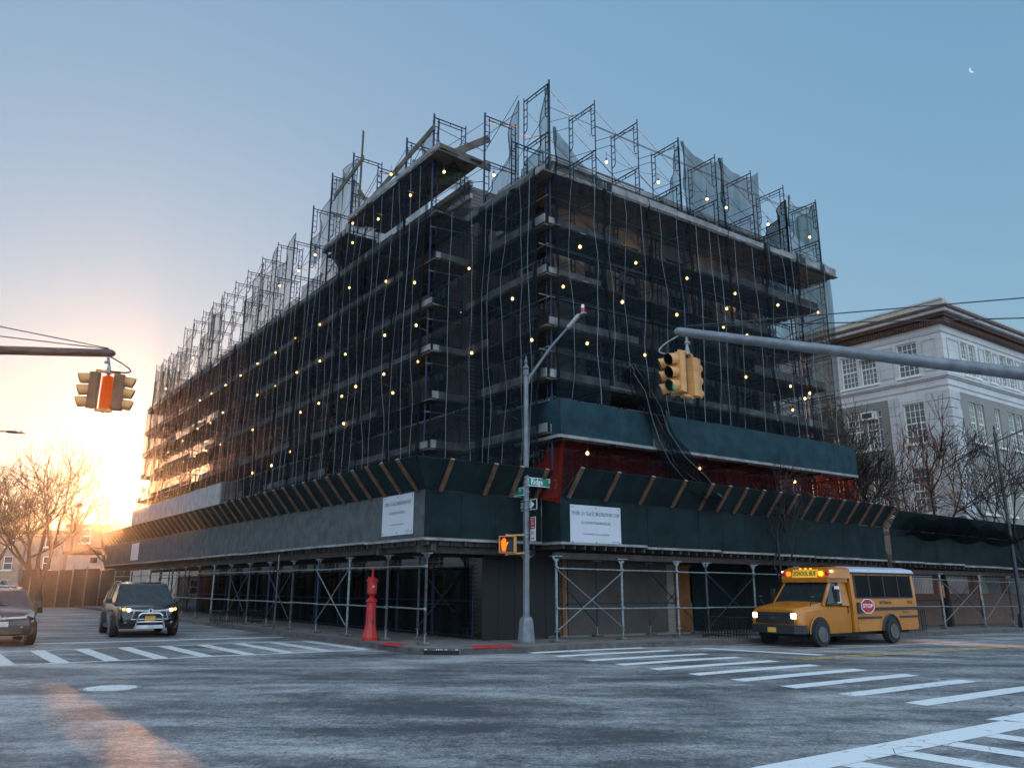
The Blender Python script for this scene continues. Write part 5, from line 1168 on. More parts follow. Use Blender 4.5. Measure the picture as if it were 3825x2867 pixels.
def car(name, label, cat, loc, rz, L, W_, H_, body, wb=2.75, wr=.36, hood=1.12, cowl=-1.25, group=None, kind='suv'):
    """x forward, front at x=+L/2"""
    root = thing(name, label, cat, loc, rz, group); h = L/2; w2 = W_/2; Z0 = .28
    belt = hood-.02
    def ring(x, ws, wm, zt, zs, zb=Z0, crown=.03):
        return [Vector((x, y, z)) for y, z in ((-ws*.93, zb), (-ws, zb+.14), (-wm, (zb+zs)/2+.05), (-wm*.99, zs), (-wm*.82, zt), (-wm*.4, zt+crown), (0, zt+crown*1.2), (wm*.4, zt+crown), (wm*.82, zt), (wm*.99, zs), (wm, (zb+zs)/2+.05), (ws, zb+.14), (ws*.93, zb))]
    hc = hood
    st = [(h, .8, .78, hc-.33, hc-.42, .4), (h-.06, .88, .86, hc-.22, hc-.3, .3), (h-.25, .95, .95, hc-.12, hc-.19, Z0), (h-.7, .99, 1, hc-.06, hc-.12, Z0), (h+cowl, 1, 1, hc+.02, hc-.05, Z0), (0, 1, 1, hc+.03, hc-.02, Z0), (-h+.9, 1, 1, hc+.05, hc+.0, Z0), (-h+.25, .97, .97, hc+.04, hc-.02, Z0), (-h+.04, .9, .9, hc-.02, hc-.1, .36), (-h, .84, .84, hc-.1, hc-.2, .42)]
    q = MB(); q.loft([ring(x, w2*a, w2*b_, z, zs, zb_) for x, a, b_, z, zs, zb_ in st]); q.build('body', body, root, local=True, smooth=True)
    # greenhouse
    xs = h+cowl; roof = H_-.03
    def gr(x, wb_, zb_, wt_, zt_): return [Vector((x[0], -wb_, zb_)), Vector((x[1], -wt_, zt_-.05)), Vector((x[1], -wt_*.9, zt_)), Vector((x[1], wt_*.9, zt_)), Vector((x[1], wt_, zt_-.05)), Vector((x[0], wb_, zb_))]
    base = [(xs-.02, .97), (xs-.55, .985), (-h+1.0, .975), (-h+.18, .93)]
    top = [(xs-.95, .76), (xs-1.2, .79), (-h+1.05, .77), (-h+.42, .72)]
    ringsB = [Vector((x, y*w2*k, belt)) for x, k in base for y in (1,)]
    q = MB(); lower = [Vector((x, -w2*k, belt)) for x, k in base]+[Vector((x, w2*k, belt)) for x, k in base[::-1]]
    upper = [Vector((x, -w2*k, roof-.06)) for x, k in top]+[Vector((x, w2*k, roof-.06)) for x, k in top[::-1]]
    q.loft([lower, upper]); q.build('glazing', 'wglass', root, local=True)
    q = MB(); up2 = [v+Vector((0, 0, -.02)) for v in upper]; cen = Vector(((top[0][0]+top[-1][0])/2, 0, roof))
    up3 = [cen+(Vector((v.x, v.y, roof-.0))-cen)*.97+Vector((0, 0, 0)) for v in upper]; up4 = [cen+(Vector((v.x, v.y, roof))-cen)*.75+Vector((0, 0, .03)) for v in upper]
    up1 = [cen+(Vector((v.x, v.y, roof-.08))-cen)*1.015 for v in upper]
    for k in range(len(up1)): up1[k].z = roof-.085
    for k in range(len(up3)): up3[k].z = roof-.02
    q.loft([up1, up3, up4]); q.build('roof', body, root, local=True, smooth=True)
    q = MB()
    for s_ in (-1, 1):
        pil = [(base[0], top[0], .1), ((xs-1.55, .98), (xs-1.75, .785), .09), ((-h+1.45, .98), (-h+1.5, .78), .1), (base[3], top[3], .16)]
        for (bx, bk_), (tx, tk_), th in pil: q.bar(Vector((bx, s_*w2*bk_*1.0, belt-.02)), Vector((tx, s_*w2*tk_*1.01, roof-.05)), th, .05, upv=Vector((0, s_, .3)))
    q.build('pillar', body, root, local=True)
    if kind == 'suv':
        q = MB()
        for s_ in (-1, 1): q.path([(xs-1.2, s_*w2*.72, roof-.02), (xs-1.3, s_*w2*.72, roof+.06), (-h+.9, s_*w2*.7, roof+.06), (-h+.75, s_*w2*.7, roof-.02)], .02, 6)
        q.build('roof_rail', 'chrome', root, local=True)
    # arches and wheels
    for xw in (wb/2+.08, -wb/2+.08):
        for s_ in (-1, 1):
            q = MB(); q.prism([((wr+.065)*cos(pi*k/14-.06+.12*k/14), (wr+.065)*sin(pi*k/14-.06+.12*k/14)) for k in range(15)], lambda X, Z, d: Vector((xw+X, s_*(w2+d), wr+.02+Z)), -.1, .012); q.build('wheel_arch', 'plastic', root, local=True)
            wheel(root, xw, s_*(w2-.05), wr, .24, s_)
    for s_ in (-1, 1):
        q = MB(); q.box(xs-.62, xs-.42, s_*(w2+.02) if s_ > 0 else s_*(w2+.24), s_*(w2+.24) if s_ > 0 else s_*(w2+.02), belt+.03, belt+.2); m_ = q.build('mirror', body, root, local=True, bevel=.03)
        q = MB(); q.bar((xs-.5, s_*(w2-.05), belt+.02), (xs-.5, s_*(w2+.06), belt+.08), .05, .05); q.build('mirror_arm', 'plastic', m_, local=True)
    # sill and lower cladding
    q = MB()
    for s_ in (-1, 1): q.box(-wb/2+.45, wb/2-.3, s_*w2-.02, s_*w2+.02, Z0-.02, Z0+.12)
    q.build('sill', 'plastic', root, local=True)
    q = MB()
    for s_ in (-1, 1):
        for x in (xs-1.65, xs-2.65): q.box(x-.1, x+.1, s_*w2*1.0-.012, s_*w2*1.0+.03, belt-.2, belt-.165)
    q.build('door_handle', 'chrome', root, local=True)
    q = MB(); q.bar((xs-.05, -.05, belt+.03), (xs-.25, -.55, belt+.16), .02, .015); q.bar((xs-.05, .5, belt+.03), (xs-.25, .0, belt+.16), .02, .015); q.build('wiper', 'dark', root, local=True)
    return root
def vfn(h, y0=0): return lambda x, z, d: Vector((h+d, -x, z))      # front-face helper: x = to the viewer's right when facing the car's nose is -y... 
# --- dark SUV with bull bar
pA = GP(-8.6, 13.55); rzA = math.atan2(-uL.y, -uL.x)-radians(4)
suv = car('parked_car', 'black SUV with a chrome bull bar and lit amber headlamps on the left street', 'car', pA, rzA, 5.0, 2.02, 1.84, 'car_black', wb=2.79, wr=.385, hood=1.1, cowl=-1.2)
h = 5.0/2; f = lambda x, d, z: Vector((h+d, x, z))
q = MB(); q.prism([(-.55, .62), (.55, .62), (.46, .86), (-.46, .86)], lambda x, z, d: f(x, d, z), .0, .035); gr_ = q.build('grille', 'plastic', suv, local=True)
q = MB(); q.bar((h+.02, -.6, .9), (h+.06, 0, .875), .05, .05); q.bar((h+.02, .6, .9), (h+.06, 0, .875), .05, .05); q.path([(h+.04, -.5, .86), (h+.04, -.58, .6), (h+.04, .58, .6), (h+.04, .5, .86)], .014, 5); q.lathe([(.1, 0), (.1, .02)], 20, (h+.06, 0, .88), fn=lambda p: Vector((p.z, p.x, p.y*.72))); q.build('grille_trim', 'chrome', suv, local=True)
q = MB()
q.lathe([(.035, 0), (.035, .012)], 16, (h+.082, 0, .88), fn=lambda p: Vector((p.z, p.x*.9, p.y*1.6))); q.build('emblem', 'plastic', suv, local=True)
for s_ in (-1, 1):
    q = MB(); q.loft([[Vector((h-.02, s_*.48, .84)), Vector((h-.02, s_*.48, .92)), Vector((h-.1, s_*.48, .92)), Vector((h-.1, s_*.48, .84))], [Vector((h-.1, s_*.78, .84)), Vector((h-.1, s_*.78, .99)), Vector((h-.2, s_*.78, .99)), Vector((h-.2, s_*.78, .84))], [Vector((h-.28, s_*.93, .9)), Vector((h-.34, s_*.93, 1.02)), Vector((h-.45, s_*.93, 1.02)), Vector((h-.45, s_*.93, .9))]]); hl = q.build('headlight', 'chrome', suv, local=True)
    q = MB(); q.lathe([(.06, 0), (.06, .03), (.03, .05)], 12, (h-.05, s_*.68, .91), fn=lambda p: Vector((p.z, p.x, p.y))); q.build('lamp', 'headlight', hl, local=True)
    q = MB(); q.lathe([(.05, 0), (.05, .03), (.03, .05)], 12, (h-.15, s_*.82, .93), fn=lambda p: Vector((p.z, p.x, p.y))); q.build('indicator', 'amber_on', hl, local=True)
    q = MB(); q.lathe([(.045, 0), (.045, .03)], 12, (h-.03, s_*.72, .5), fn=lambda p: Vector((p.z, p.x, p.y))); q.build('fog_lamp', 'chrome', suv, local=True)
q = MB(); q.path([(h+.16, -.48, .3), (h+.2, -.38, .72), (h+.18, -.28, .8), (h+.18, .28, .8), (h+.2, .38, .72), (h+.16, .48, .3)], .035, 8); q.tube((h+.18, -.42, .52), (h+.18, .42, .52), .025, n=8); q.box(h+.1, h+.13, -.48, .48, .3, .42); q.build('bull_bar', 'chrome', suv, local=True)
q = MB(); q.box(h+.1, h+.115, -.16, .16, .56, .72); q.build('number_plate', 'plate_yellow', suv, local=True)
# --- grey hatchback SUV at the left edge
pB = GP(-13.35, 10.6); rzB = math.atan2(-uL.y, -uL.x)+radians(1)
hrv = car('parked_car', 'slate grey compact SUV cut off by the left edge of the picture', 'car', pB, rzB, 4.3, 1.82, 1.62, 'car_grey', wb=2.61, wr=.345, hood=1.06, cowl=-1.05)
h = 4.3/2
q = MB(); q.prism([(-.6, .72), (.6, .72), (.55, .86), (-.55, .86)], lambda x, z, d: Vector((h+d, x, z)), -.02, .02); q.prism([(-.55, .36), (.55, .36), (.5, .52), (-.5, .52)], lambda x, z, d: Vector((h+d, x, z)), -.02, .02); q.build('grille', 'plastic', hrv, local=True)
q = MB(); q.bar((h+.03, -.6, .82), (h+.05, 0, .79), .03, .05); q.bar((h+.03, .6, .82), (h+.05, 0, .79), .03, .05); q.bar((h+.06, -.045, .74), (h+.06, -.055, .87), .02, .022); q.bar((h+.06, .045, .74), (h+.06, .055, .87), .02, .022); q.bar((h+.06, -.05, .8), (h+.06, .05, .8), .02, .022); q.build('grille_trim', 'chrome', hrv, local=True)
for s_ in (-1, 1):
    q = MB(); q.loft([[Vector((h-.03, s_*.55, .8)), Vector((h-.03, s_*.55, .87)), Vector((h-.1, s_*.55, .87)), Vector((h-.1, s_*.55, .8))], [Vector((h-.12, s_*.8, .79)), Vector((h-.14, s_*.8, .96)), Vector((h-.2, s_*.8, .96)), Vector((h-.2, s_*.8, .79))], [Vector((h-.32, s_*.9, .88)), Vector((h-.36, s_*.9, .97)), Vector((h-.45, s_*.9, .97)), Vector((h-.45, s_*.9, .88))]]); q.build('headlight', 'chrome', hrv, local=True)
    q = MB(); q.bar((h+.0, s_*.45, .5), (h-.06, s_*.8, .72), .03, .03); q.build('bumper_trim', 'chrome', hrv, local=True)
q = MB(); q.box(h+.02, h+.035, -.17, .17, .55, .7); q.build('number_plate', 'plate_white', hrv, local=True)
q = MB(); q.box(h-1.5, h-1.49, -.15, .1, 1.12, 1.22); q.build('dash_paper', 'paper', hrv, local=True)
# distant parked cars
c0 = car('parked_car', 'white van-like car parked far down the left street, mostly hidden by the grey SUV', 'car', at(28, 2240, 62)*Vector((1, 1, 0)) if False else Vector((at(28, 2200, 62).x, 62, .05)), rzA, 4.6, 1.85, 1.75, 'car_white', group='cars parked far down the left street')
c1 = copy_tree(c0); c1.location = Vector((at(-12, 2200, 55).x, 55, .05)); c1['label'] = 'pale car parked far down the left street at the very picture edge'
# --- school bus
hdg = math.atan2(-uR.y, -uR.x)
# local frame: x forward. near (street) side is the driver's side = local +y
wf = 7.8; wr_s = 12.2; tw = -3.35; rW = .39
xF = 0.0   # front axle at local x=0, rear axle at x=-3.93
bz = gh(10, -3)
bus = thing('school_bus', 'yellow minibus school bus parked at the right kerb with headlamps and amber flashers lit', 'bus', P(wf, tw+1.02, bz), hdg)
BW = 1.02
f0 = .93
def bring(x, w_, zb_, zs, zt, cr=.03, wt=.86): return [Vector((x, y, z)) for y, z in ((-w_*.97, zb_), (-w_, zb_+.1), (-w_, zs), (-w_*wt, zt), (-w_*.4, zt+cr), (w_*.4, zt+cr), (w_*wt, zt), (w_, zs), (w_, zb_+.1), (w_*.97, zb_))]
q = MB(); q.loft([bring(.93, .86, .62, .98, 1.12), bring(.86, .9, .5, 1.02, 1.17), bring(.6, .95, .42, 1.08, 1.22), bring(.0, .99, .4, 1.14, 1.3), bring(-.35, 1.0, .4, 1.18, 1.36), bring(-.5, 1.0, .4, 1.2, 1.3), bring(-1.75, 1.0, .4, 1.2, 1.3)]); q.build('cab_body', 'bus_yellow', bus, local=True, smooth=True)
# cab upper (windscreen and door glass)
low = [(-.3, -.93), (-.5, -.98), (-1.75, -.98), (-1.75, .98), (-.5, .98), (-.3, .93)]; upp = [(-.95, -.8), (-1.05, -.84), (-1.75, -.86), (-1.75, .86), (-1.05, .84), (-.95, .8)]
q = MB(); q.loft([[Vector((x, y, 1.28)) for x, y in low], [Vector((x, y, 2.02)) for x, y in upp]]); q.build('cab_glazing', 'wglass', bus, local=True)
q = MB()
for s_ in (-1, 1):
    q.bar((-.33, s_*.95, 1.26), (-.98, s_*.83, 2.04), .1, .05, upv=Vector((0, s_, .3))); q.bar((-1.5, s_*.995, 1.25), (-1.52, s_*.87, 2.06), .42, .05, upv=Vector((0, s_, .15)))
q.bar((-.32, -.9, 1.3), (-.32, .9, 1.3), .06, .05); q.build('pillar', 'bus_yellow', bus, local=True)
q = MB(); q.loft([[Vector((x, y, z)) for x, y in ((-.8, -.88), (-1.75, -.99), (-1.75, .99), (-.8, .88))] for z in (2.0, 2.13)]); q.build('cab_roof', 'bus_yellow', bus, local=True)
# cap with signs
q = MB(); q.loft([[Vector((x, y, 2.13)) for x, y in ((-.82, -.9), (-1.0, -1.08), (-1.8, -1.1), (-1.8, 1.1), (-1.0, 1.08), (-.82, .9))], [Vector((x, y, 2.42)) for x, y in ((-.92, -.86), (-1.1, -1.03), (-1.8, -1.06), (-1.8, 1.06), (-1.1, 1.03), (-.92, .86))], [Vector((x, y, 2.5)) for x, y in ((-1.15, -.7), (-1.3, -.85), (-1.8, -.9), (-1.8, .9), (-1.3, .85), (-1.15, .7))]]); q.build('front_cap', 'bus_yellow', bus, local=True)
q = MB(); q.hexa([Vector((x, y, z)) for z, xo in ((2.15, -.8), (2.41, -.89)) for x, y in ((xo, -.48), (xo, .48), (xo-.02, .48), (xo-.02, -.48))]); 
q = MB(); q.hexa([Vector((-.80, -.48, 2.15)), Vector((-.80, .48, 2.15)), Vector((-.83, .48, 2.15)), Vector((-.83, -.48, 2.15)), Vector((-.89, -.48, 2.42)), Vector((-.89, .48, 2.42)), Vector((-.92, .48, 2.42)), Vector((-.92, -.48, 2.42))]); sgn = q.build('sign_panel', mat('bus_sign', (.72, .42, .04), .4, emit=(1, .55, .06), es=.06), bus, local=True)
text('SCHOOL BUS', .2, '', None, lambda X, Y: Vector((-.79-.33*(Y+.135), X, 2.285+Y)), .72, .004).build('lettering', 'sign_black', bus, local=True)
for s_ in (-1, 1):
    q = MB(); q.hexa([Vector((-.85, s_*.5, 2.14)), Vector((-1.0, s_*1.02, 2.14)), Vector((-1.12, s_*1.02, 2.14)), Vector((-.97, s_*.5, 2.14)), Vector((-.93, s_*.5, 2.42)), Vector((-1.08, s_*.99, 2.4)), Vector((-1.2, s_*.99, 2.4)), Vector((-1.05, s_*.5, 2.42))]); hb_ = q.build('lamp_housing', 'plastic', bus, local=True)
    for y, m_ in ((.63, 'amber_on' if s_ > 0 else 'amber_dim'), (.83, 'red_lens')):
        q = MB(); q.lathe([(.085, -.02), (.085, .03), (.05, .06)], 16, (-.80-.29*(y-.5), s_*y, 2.28), fn=lambda p: Vector((p.z, p.x, p.y))); q.build('flasher', m_, hb_, local=True, smooth=True)
    q = MB(); q.box(-1.0, -.93, s_*.95-.03, s_*.95+.03, 2.33, 2.37); q.build('marker_lamp', 'headlight', hb_, local=True)
q = MB()
for y in (-.2, 0, .2): q.box(-.93, -.9, y-.03, y+.03, 2.43, 2.46)
q.build('marker_lamp', 'amber_on', bus, local=True)
# rear box body, leaning inward above the belt
R0, R1 = -1.78, -5.75
def box_ring(x, d=0): return [Vector((x, y, z)) for y, z in ((-1.06+d, .42), (-1.08+d, .6), (-1.08+d, 1.42), (-1.03+d, 2.3), (-.95+d, 2.42), (-.6, 2.5), (0, 2.53), (.6, 2.5), (.95-d, 2.42), (1.03-d, 2.3), (1.08-d, 1.42), (1.08-d, .6), (1.06-d, .42))]
q = MB(); q.loft([box_ring(R0), box_ring(R1+.15), box_ring(R1, .04)]); q.build('coach_body', 'bus_yellow', bus, local=True, smooth=True)
def side(x, z, o=.0):  # point on near side surface
    y = 1.08 if z < 1.42 else 1.08-.05*(z-1.42)/.88; return Vector((x, y+o, z))
q = MB(); q.loft([[Vector((x, y, z)) for y, z in ((-1.06, 2.33), (-.97, 2.45), (-.6, 2.53), (0, 2.56), (.6, 2.53), (.97, 2.45), (1.06, 2.33))] for x in (R0+.1, R1-.02)], closed=False, caps=False); q.build('white_roof', 'bus_white', bus, local=True, smooth=True)
q = MB(); q.hexa([side(R0-.02, 2.28, .005), side(R1+.05, 2.28, .005), side(R1+.05, 2.28, .03), side(R0-.02, 2.28, .03), side(R0-.02, 2.34, .005), side(R1+.05, 2.34, .005), side(R1+.05, 2.34, .035), side(R0-.02, 2.34, .035)]); q.build('drip_rail', 'plastic', bus, local=True)
q = MB(); q.hexa([side(-2.0, 1.52, .004), side(-5.45, 1.52, .004), side(-5.45, 1.52, .02), side(-2.0, 1.52, .02), side(-2.0, 2.24, .004), side(-5.45, 2.24, .004), side(-5.45, 2.24, .02), side(-2.0, 2.24, .02)]); sw_ = q.build('side_window', 'dark_glass', bus, local=True)
q = MB()
for x in (-2.0, -2.85, -3.7, -4.6, -5.45): q.bar(side(x, 1.5, .024), side(x, 2.26, .024), .05, .012, upv=Vector((0, 1, 0)))
q.bar(side(-2, 1.5, .024), side(-5.45, 1.5, .024), .012, .04); q.build('window_bar', 'plastic', sw_, local=True)
for z, a, b_ in ((1.16, -2.35, -5.7), (.86, -2.0, -3.4), (.86, -4.5, -5.7), (1.11, -2.35, -5.7)):
    q = MB(); q.bar(side(a, z, .01), side(b_, z, .01), .02, .055 if z > .9 else .07); q.build('rub_rail', 'plastic', bus, local=True)
T_ = lambda x0, z0: (lambda X, Y: Vector((x0-X, 1.0795+.004, z0+Y)))
text('B&F Skilled Inc.', .15, '', None, T_(-3.72, 1.34), .8, .004).build('lettering', 'sign_black', bus, local=True)
text('SF1622', .14, '', None, T_(-5.25, 1.34), .85, .004).build('lettering', 'sign_black', bus, local=True)
text('1622', .08, '', None, T_(-2.62, 1.32), .9, .002).build('lettering', 'sign_black', bus, local=True)
text('EMERGENCY', .09, '', None, T_(-4.95, 1.0), .9, .002).build('lettering', 'copper_brown', bus, local=True)
text('SF1622', .15, '', None, lambda X, Y: Vector((.33+Y, X, 1.312-.14*Y)), .8, .004).build('lettering', 'sign_black', bus, local=True)
# stop arm
c = Vector((-2.35, 1.13, 1.24)); q = MB(); pts = [(cos(pi/8+k*pi/4)*.25, sin(pi/8+k*pi/4)*.25) for k in range(8)]
an = radians(28)
fs = lambda x, z, d: c+Vector((-x*cos(an)+d*sin(an), x*sin(an)*1.0+d*cos(an)+.12, z))
q.prism(pts, fs, .0, .012); sa = q.build('stop_arm', 'sign_white', bus, local=True)
q = MB(); q.prism([(x*.9, y*.9) for x, y in pts], fs, .012, .016); q.build('sign_face', 'sign_red', sa, local=True)
text('STOP', .17, '', None, lambda X, Y: fs(X, Y, .02), .85, .004).build('lettering', 'sign_white', sa, local=True)
q = MB(); q.box(-2.2, -2.0, 1.08, 1.13, 1.0, 1.35); q.build('arm_mount', 'plastic', sa, local=True)
# nose details
q = MB(); q.loft([[Vector((x, y, z)) for x, y in ((.9, -.84), (.97, -.6), (.99, 0), (.97, .6), (.9, .84), (.7, .84), (.7, -.84))] for z in (.72, 1.06)]); q.build('grille', 'plastic', bus, local=True)
q = MB(); q.bar((1.0, -.14, .88), (1.0, .14, .88), .02, .04); q.bar((1.0, -.05, .88), (1.0, .05, .88), .02, .1); q.build('emblem', 'rim', bus, local=True)
q = MB(); q.loft([[Vector((x, y, z)) for x, y in ((.85, -.98), (1.04, -.8), (1.1, 0), (1.04, .8), (.85, .98), (.6, .98), (.6, -.98))] for z in (.42, .68)]); q.build('bumper', 'plastic', bus, local=True)
q = MB(); q.box(1.09, 1.1, -.16, .16, .45, .6); q.build('number_plate', 'plate_yellow', bus, local=True)
for s_ in (-1, 1):
    q = MB(); q.box(.86, .965, s_*.73-.1, s_*.73+.1, .87, 1.04); hl = q.build('headlight', 'headlight', bus, local=True, bevel=.02)
    q = MB(); q.hexa([Vector((.97, s_*.5, .74)), Vector((.9, s_*.87, .74)), Vector((.8, s_*.87, .74)), Vector((.85, s_*.5, .74)), Vector((.97, s_*.5, .82)), Vector((.9, s_*.87, .83)), Vector((.8, s_*.87, .83)), Vector((.85, s_*.5, .82))]); q.build('indicator', 'amber_on', bus, local=True)
    q = MB(); q.box(-.78, -.66, s_*1.22-.09, s_*1.22+.09, 1.38, 1.78); mi = q.build('mirror', 'plastic', bus, local=True, bevel=.02); q = MB(); q.path([(-.6, s_*.98, 1.3), (-.72, s_*1.2, 1.34), (-.72, s_*1.2, 1.4)], .02, 6); q.build('mirror_arm', 'plastic', mi, local=True)
    q = MB(); q.path([(.2, s_*.85, 1.22), (.3, s_*.98, 1.42), (.28, s_*1.0, 1.5)], .012, 5); q.lathe([(.02, 0), (.09, .03), (.05, .07)], 10, (.28, s_*1.0, 1.5)); q.build('crossing_mirror', 'plastic', bus, local=True)
    for xw in (0., -3.93):
        q = MB(); ww = 1.0 if xw == 0 else 1.08; q.prism([((rW+.12)*cos(pi*k/16), (rW+.12)*sin(pi*k/16)) for k in range(17)], lambda X, Z, d: Vector((xw+X, s_*(ww+d), rW+.02+Z)), -.12, .012); ar_ = q.build('wheel_arch', 'dark', bus, local=True)
        q = MB(); n_ = 16
        q.path([(xw+(rW+.14)*cos(pi*k/n_), s_*(ww+.012), rW+.02+(rW+.14)*sin(pi*k/n_)) for k in range(n_+1)], .022 if xw == 0 else .04, 5); q.build('arch_lip', 'bus_yellow' if xw == 0 else 'plastic', ar_, local=True)
        wheel(bus, xw, s_*(ww-.04), rW, .24, s_, steel=True)
q = MB(); q.hexa([side(-1.15, 1.32, -.075), side(-1.4, 1.32, -.075), side(-1.4, 1.32, -.065), side(-1.15, 1.32, -.065), side(-1.15, 1.85, -.1), side(-1.3, 1.85, -.1), side(-1.3, 1.85, -.09), side(-1.15, 1.85, -.09)]); 
q = MB(); q.box(-1.62, -1.58, 1.0, 1.02, 1.02, 1.25); q.build('door_handle', 'plastic', bus, local=True)
q = MB(); q.add([Vector((-.9, .905, 1.34)), Vector((-1.3, .955, 1.34)), Vector((-1.3, .895, 1.88)), Vector((-1.08, .88, 1.88))], [(0, 1, 2, 3)]); q.v = [v+Vector((0, .045, 0)) for v in q.v]; q.build('window_paper', 'paper', bus, local=True)
q = MB(); q.box(-6.0, -5.7, -1.0, 1.0, .4, .58); q.build('rear_bumper', 'plastic', bus, local=True)
q = MB(); q.box(-3.3, -2.0, 1.082, 1.09, .44, .76); q.build('storage_flap', 'bus_yellow', bus, local=True)
q = MB(); q.box(-5.5, .6, -.8, .8, .3, .45); q.build('chassis', 'dark', bus, local=True)

# ================================================================= LEFT BACKGROUND
def house(label, c, ax, w_, dp, h_, wall, n=2, storeys=3, group='row houses at the end of the left street'):
    """c = front-left foot, ax = along the front, depth away"""
    nv = Vector((ax.y, -ax.x, 0)); fn = lambda a, d, z: c+ax*a+nv*d+Vector((0, 0, z))      # +d towards the street
    o = thing('row_house', label, 'house', c, group=group); hs = []
    for s_ in range(storeys):
        for k in range(n): a = w_*(k+.5)/n; hs.append((a-.55, a+.55, .9+s_*h_/storeys, .9+s_*h_/storeys+1.6))
    q = MB(); wall_holes(q, fn, 0, w_, -.5, h_, hs, .15); q.add([fn(0, 0, -.5), fn(0, -dp, -.5), fn(0, -dp, h_), fn(0, 0, h_)], [(0, 1, 2, 3)]); q.add([fn(w_, 0, -.5), fn(w_, -dp, -.5), fn(w_, -dp, h_), fn(w_, 0, h_)], [(0, 1, 2, 3)]); q.add([fn(0, -dp, -.5), fn(w_, -dp, -.5), fn(w_, -dp, h_), fn(0, -dp, h_)], [(0, 1, 2, 3)]); q.build('wall', wall, o)
    for x in hs: window(o, fn, *x, nc=1, nr=2, depth=.1, m='window_paint')
    q = MB(); q.box(-.1, w_+.1, -.1, .35, h_-.35, h_+.15, fn); q.build('cornice', 'roof_dark', o)
    q = MB(); q.box(.0, w_, -dp, -.1, h_-.1, h_, fn); q.box(w_*.3, w_*.3+.6, -dp*.5-.6, -dp*.5, h_, h_+1.1, fn); q.build('roof', 'roof_dark', o)
    q = MB(); q.box(w_*.1, w_*.1+1.0, .01, .04, 0, 2.2, fn); q.build('door', 'copper_brown', o)
    return o
axh = uL
for k, (wm, hh) in enumerate((('house_stone', 8.6), ('house_brick', 8.9), ('house_stone', 8.5), ('house_brick', 9.0))):
    c = P(-24.5, 40+k*7.2, 0); house('%s %s row house on the far side of the left street' % (('nearest', 'second', 'third', 'fourth')[k], 'sandy' if wm == 'house_stone' else 'red brick'), c, uL, 7.0, 9, hh, wm)
a0 = at(-60, 2190, 98); house('sandy row house closing the left street at the picture edge', Vector((a0.x, 98, 0)), Vector((1, 0, 0)), 9.5, 10, 8.2, 'house_stone')
a0 = at(222, 2190, 94); house('red brick row house closing the left street below the sun', Vector((a0.x, 94, 0)), Vector((1, 0, 0)), 9, 10, 8.6, 'house_brick')
a0 = at(505, 2190, 94); house('brown row house closing the left street beside the shed', Vector((a0.x, 94, 0)), Vector((1, 0, 0)), 9, 10, 8.4, 'house_stone')
# garage-like tan building
gA = at(236, 2190, 74); gB = at(414, 2190, 74); ga = thing('garage', 'low pale garage with a shallow gable at the end of the left street', 'garage', Vector((gA.x, 74, 0)))
wG = gB.x-gA.x; fg_ = lambda a, d, z: Vector((gA.x+a, 74-d, z)); hG = 4.5
q = MB(); wall_holes(q, fg_, 0, wG, -.3, hG, [(wG*.38, wG*.72, -.29, 3.3)], .3); q.add([fg_(0, 0, -.3), fg_(-3.5, -14, -.3), fg_(-3.5, -14, hG-.3), fg_(0, 0, hG)], [(0, 1, 2, 3)]); q.add([fg_(wG, 0, -.3), fg_(wG, -14, -.3), fg_(wG, -14, hG), fg_(wG, 0, hG)], [(0, 1, 2, 3)]); q.build('wall', 'garage_wall', ga)
q = MB(); q.hexa([fg_(-.3, .4, hG-.0), fg_(wG*.5, .4, hG+.45), fg_(wG*.5, -14, hG+.45), fg_(-3.8, -14, hG-.0), fg_(-.3, .4, hG+.25), fg_(wG*.5, .4, hG+.72), fg_(wG*.5, -14, hG+.72), fg_(-3.8, -14, hG+.25)]); q.hexa([fg_(wG*.5, .4, hG+.45), fg_(wG+.3, .4, hG), fg_(wG+.3, -14, hG), fg_(wG*.5, -14, hG+.45), fg_(wG*.5, .4, hG+.72), fg_(wG+.3, .4, hG+.25), fg_(wG+.3, -14, hG+.25), fg_(wG*.5, -14, hG+.72)]); q.add([fg_(0, 0, hG), fg_(wG*.5, 0, hG+.5), fg_(wG, 0, hG)], [(0, 1, 2)]); q.build('roof', 'roof_dark', ga)
q = MB(); q.box(wG*.38, wG*.72, -.29, -.25, -.3, 3.3, fg_); q.build('door', 'roof_dark', ga)
q = MB(); q.box(wG*.5, wG*.64, .02, .1, hG-.7, hG-.2, fg_); q.build('vent', 'roof_dark', ga)
# cloth fence and barriers
fA, fB = at(60, 2190, 66), at(480, 2190, 64); cf = thing('cloth_fence', 'tall olive cloth-covered construction fence across the end of the left street', 'fence', Vector((fA.x, 66, 0)))
n_ = 8
for k in range(n_):
    a, b_ = Vector((fA.x, fA.y, 0)).lerp(Vector((fB.x, fB.y, 0)), k/n_), Vector((fA.x, fA.y, 0)).lerp(Vector((fB.x, fB.y, 0)), (k+1)/n_); q = MB(); z1 = 3.0+.06*sin(k*2); q.hexa([a, b_, b_+Vector((0, .04, 0)), a+Vector((0, .04, 0)), a+Vector((0, 0, z1)), b_+Vector((0, 0, z1)), b_+Vector((0, .04, z1)), a+Vector((0, .04, z1))]); q.build('fence_panel', 'fence_cloth', cf)
    q = MB(); q.tube(a+Vector((0, -.06, 0)), a+Vector((0, -.06, 3.3 if k != 3 else 5.4)), .05); q.build('post', 'galv', cf)
def barrier(label, a, b_, m_):
    d_ = (b_-a).normalized(); nx = Vector((-d_.y, d_.x, 0)); pr = [(-.3, 0), (-.3, .12), (-.14, .38), (-.08, .82), (.08, .82), (.14, .38), (.3, .12), (.3, 0)]
    q = MB(); q.loft([[p+nx*x+Vector((0, 0, z*1.1)) for x, z in pr] for p in (a, b_)]); tag(q.build('road_barrier', m_), label, 'barrier', 'concrete road barriers')
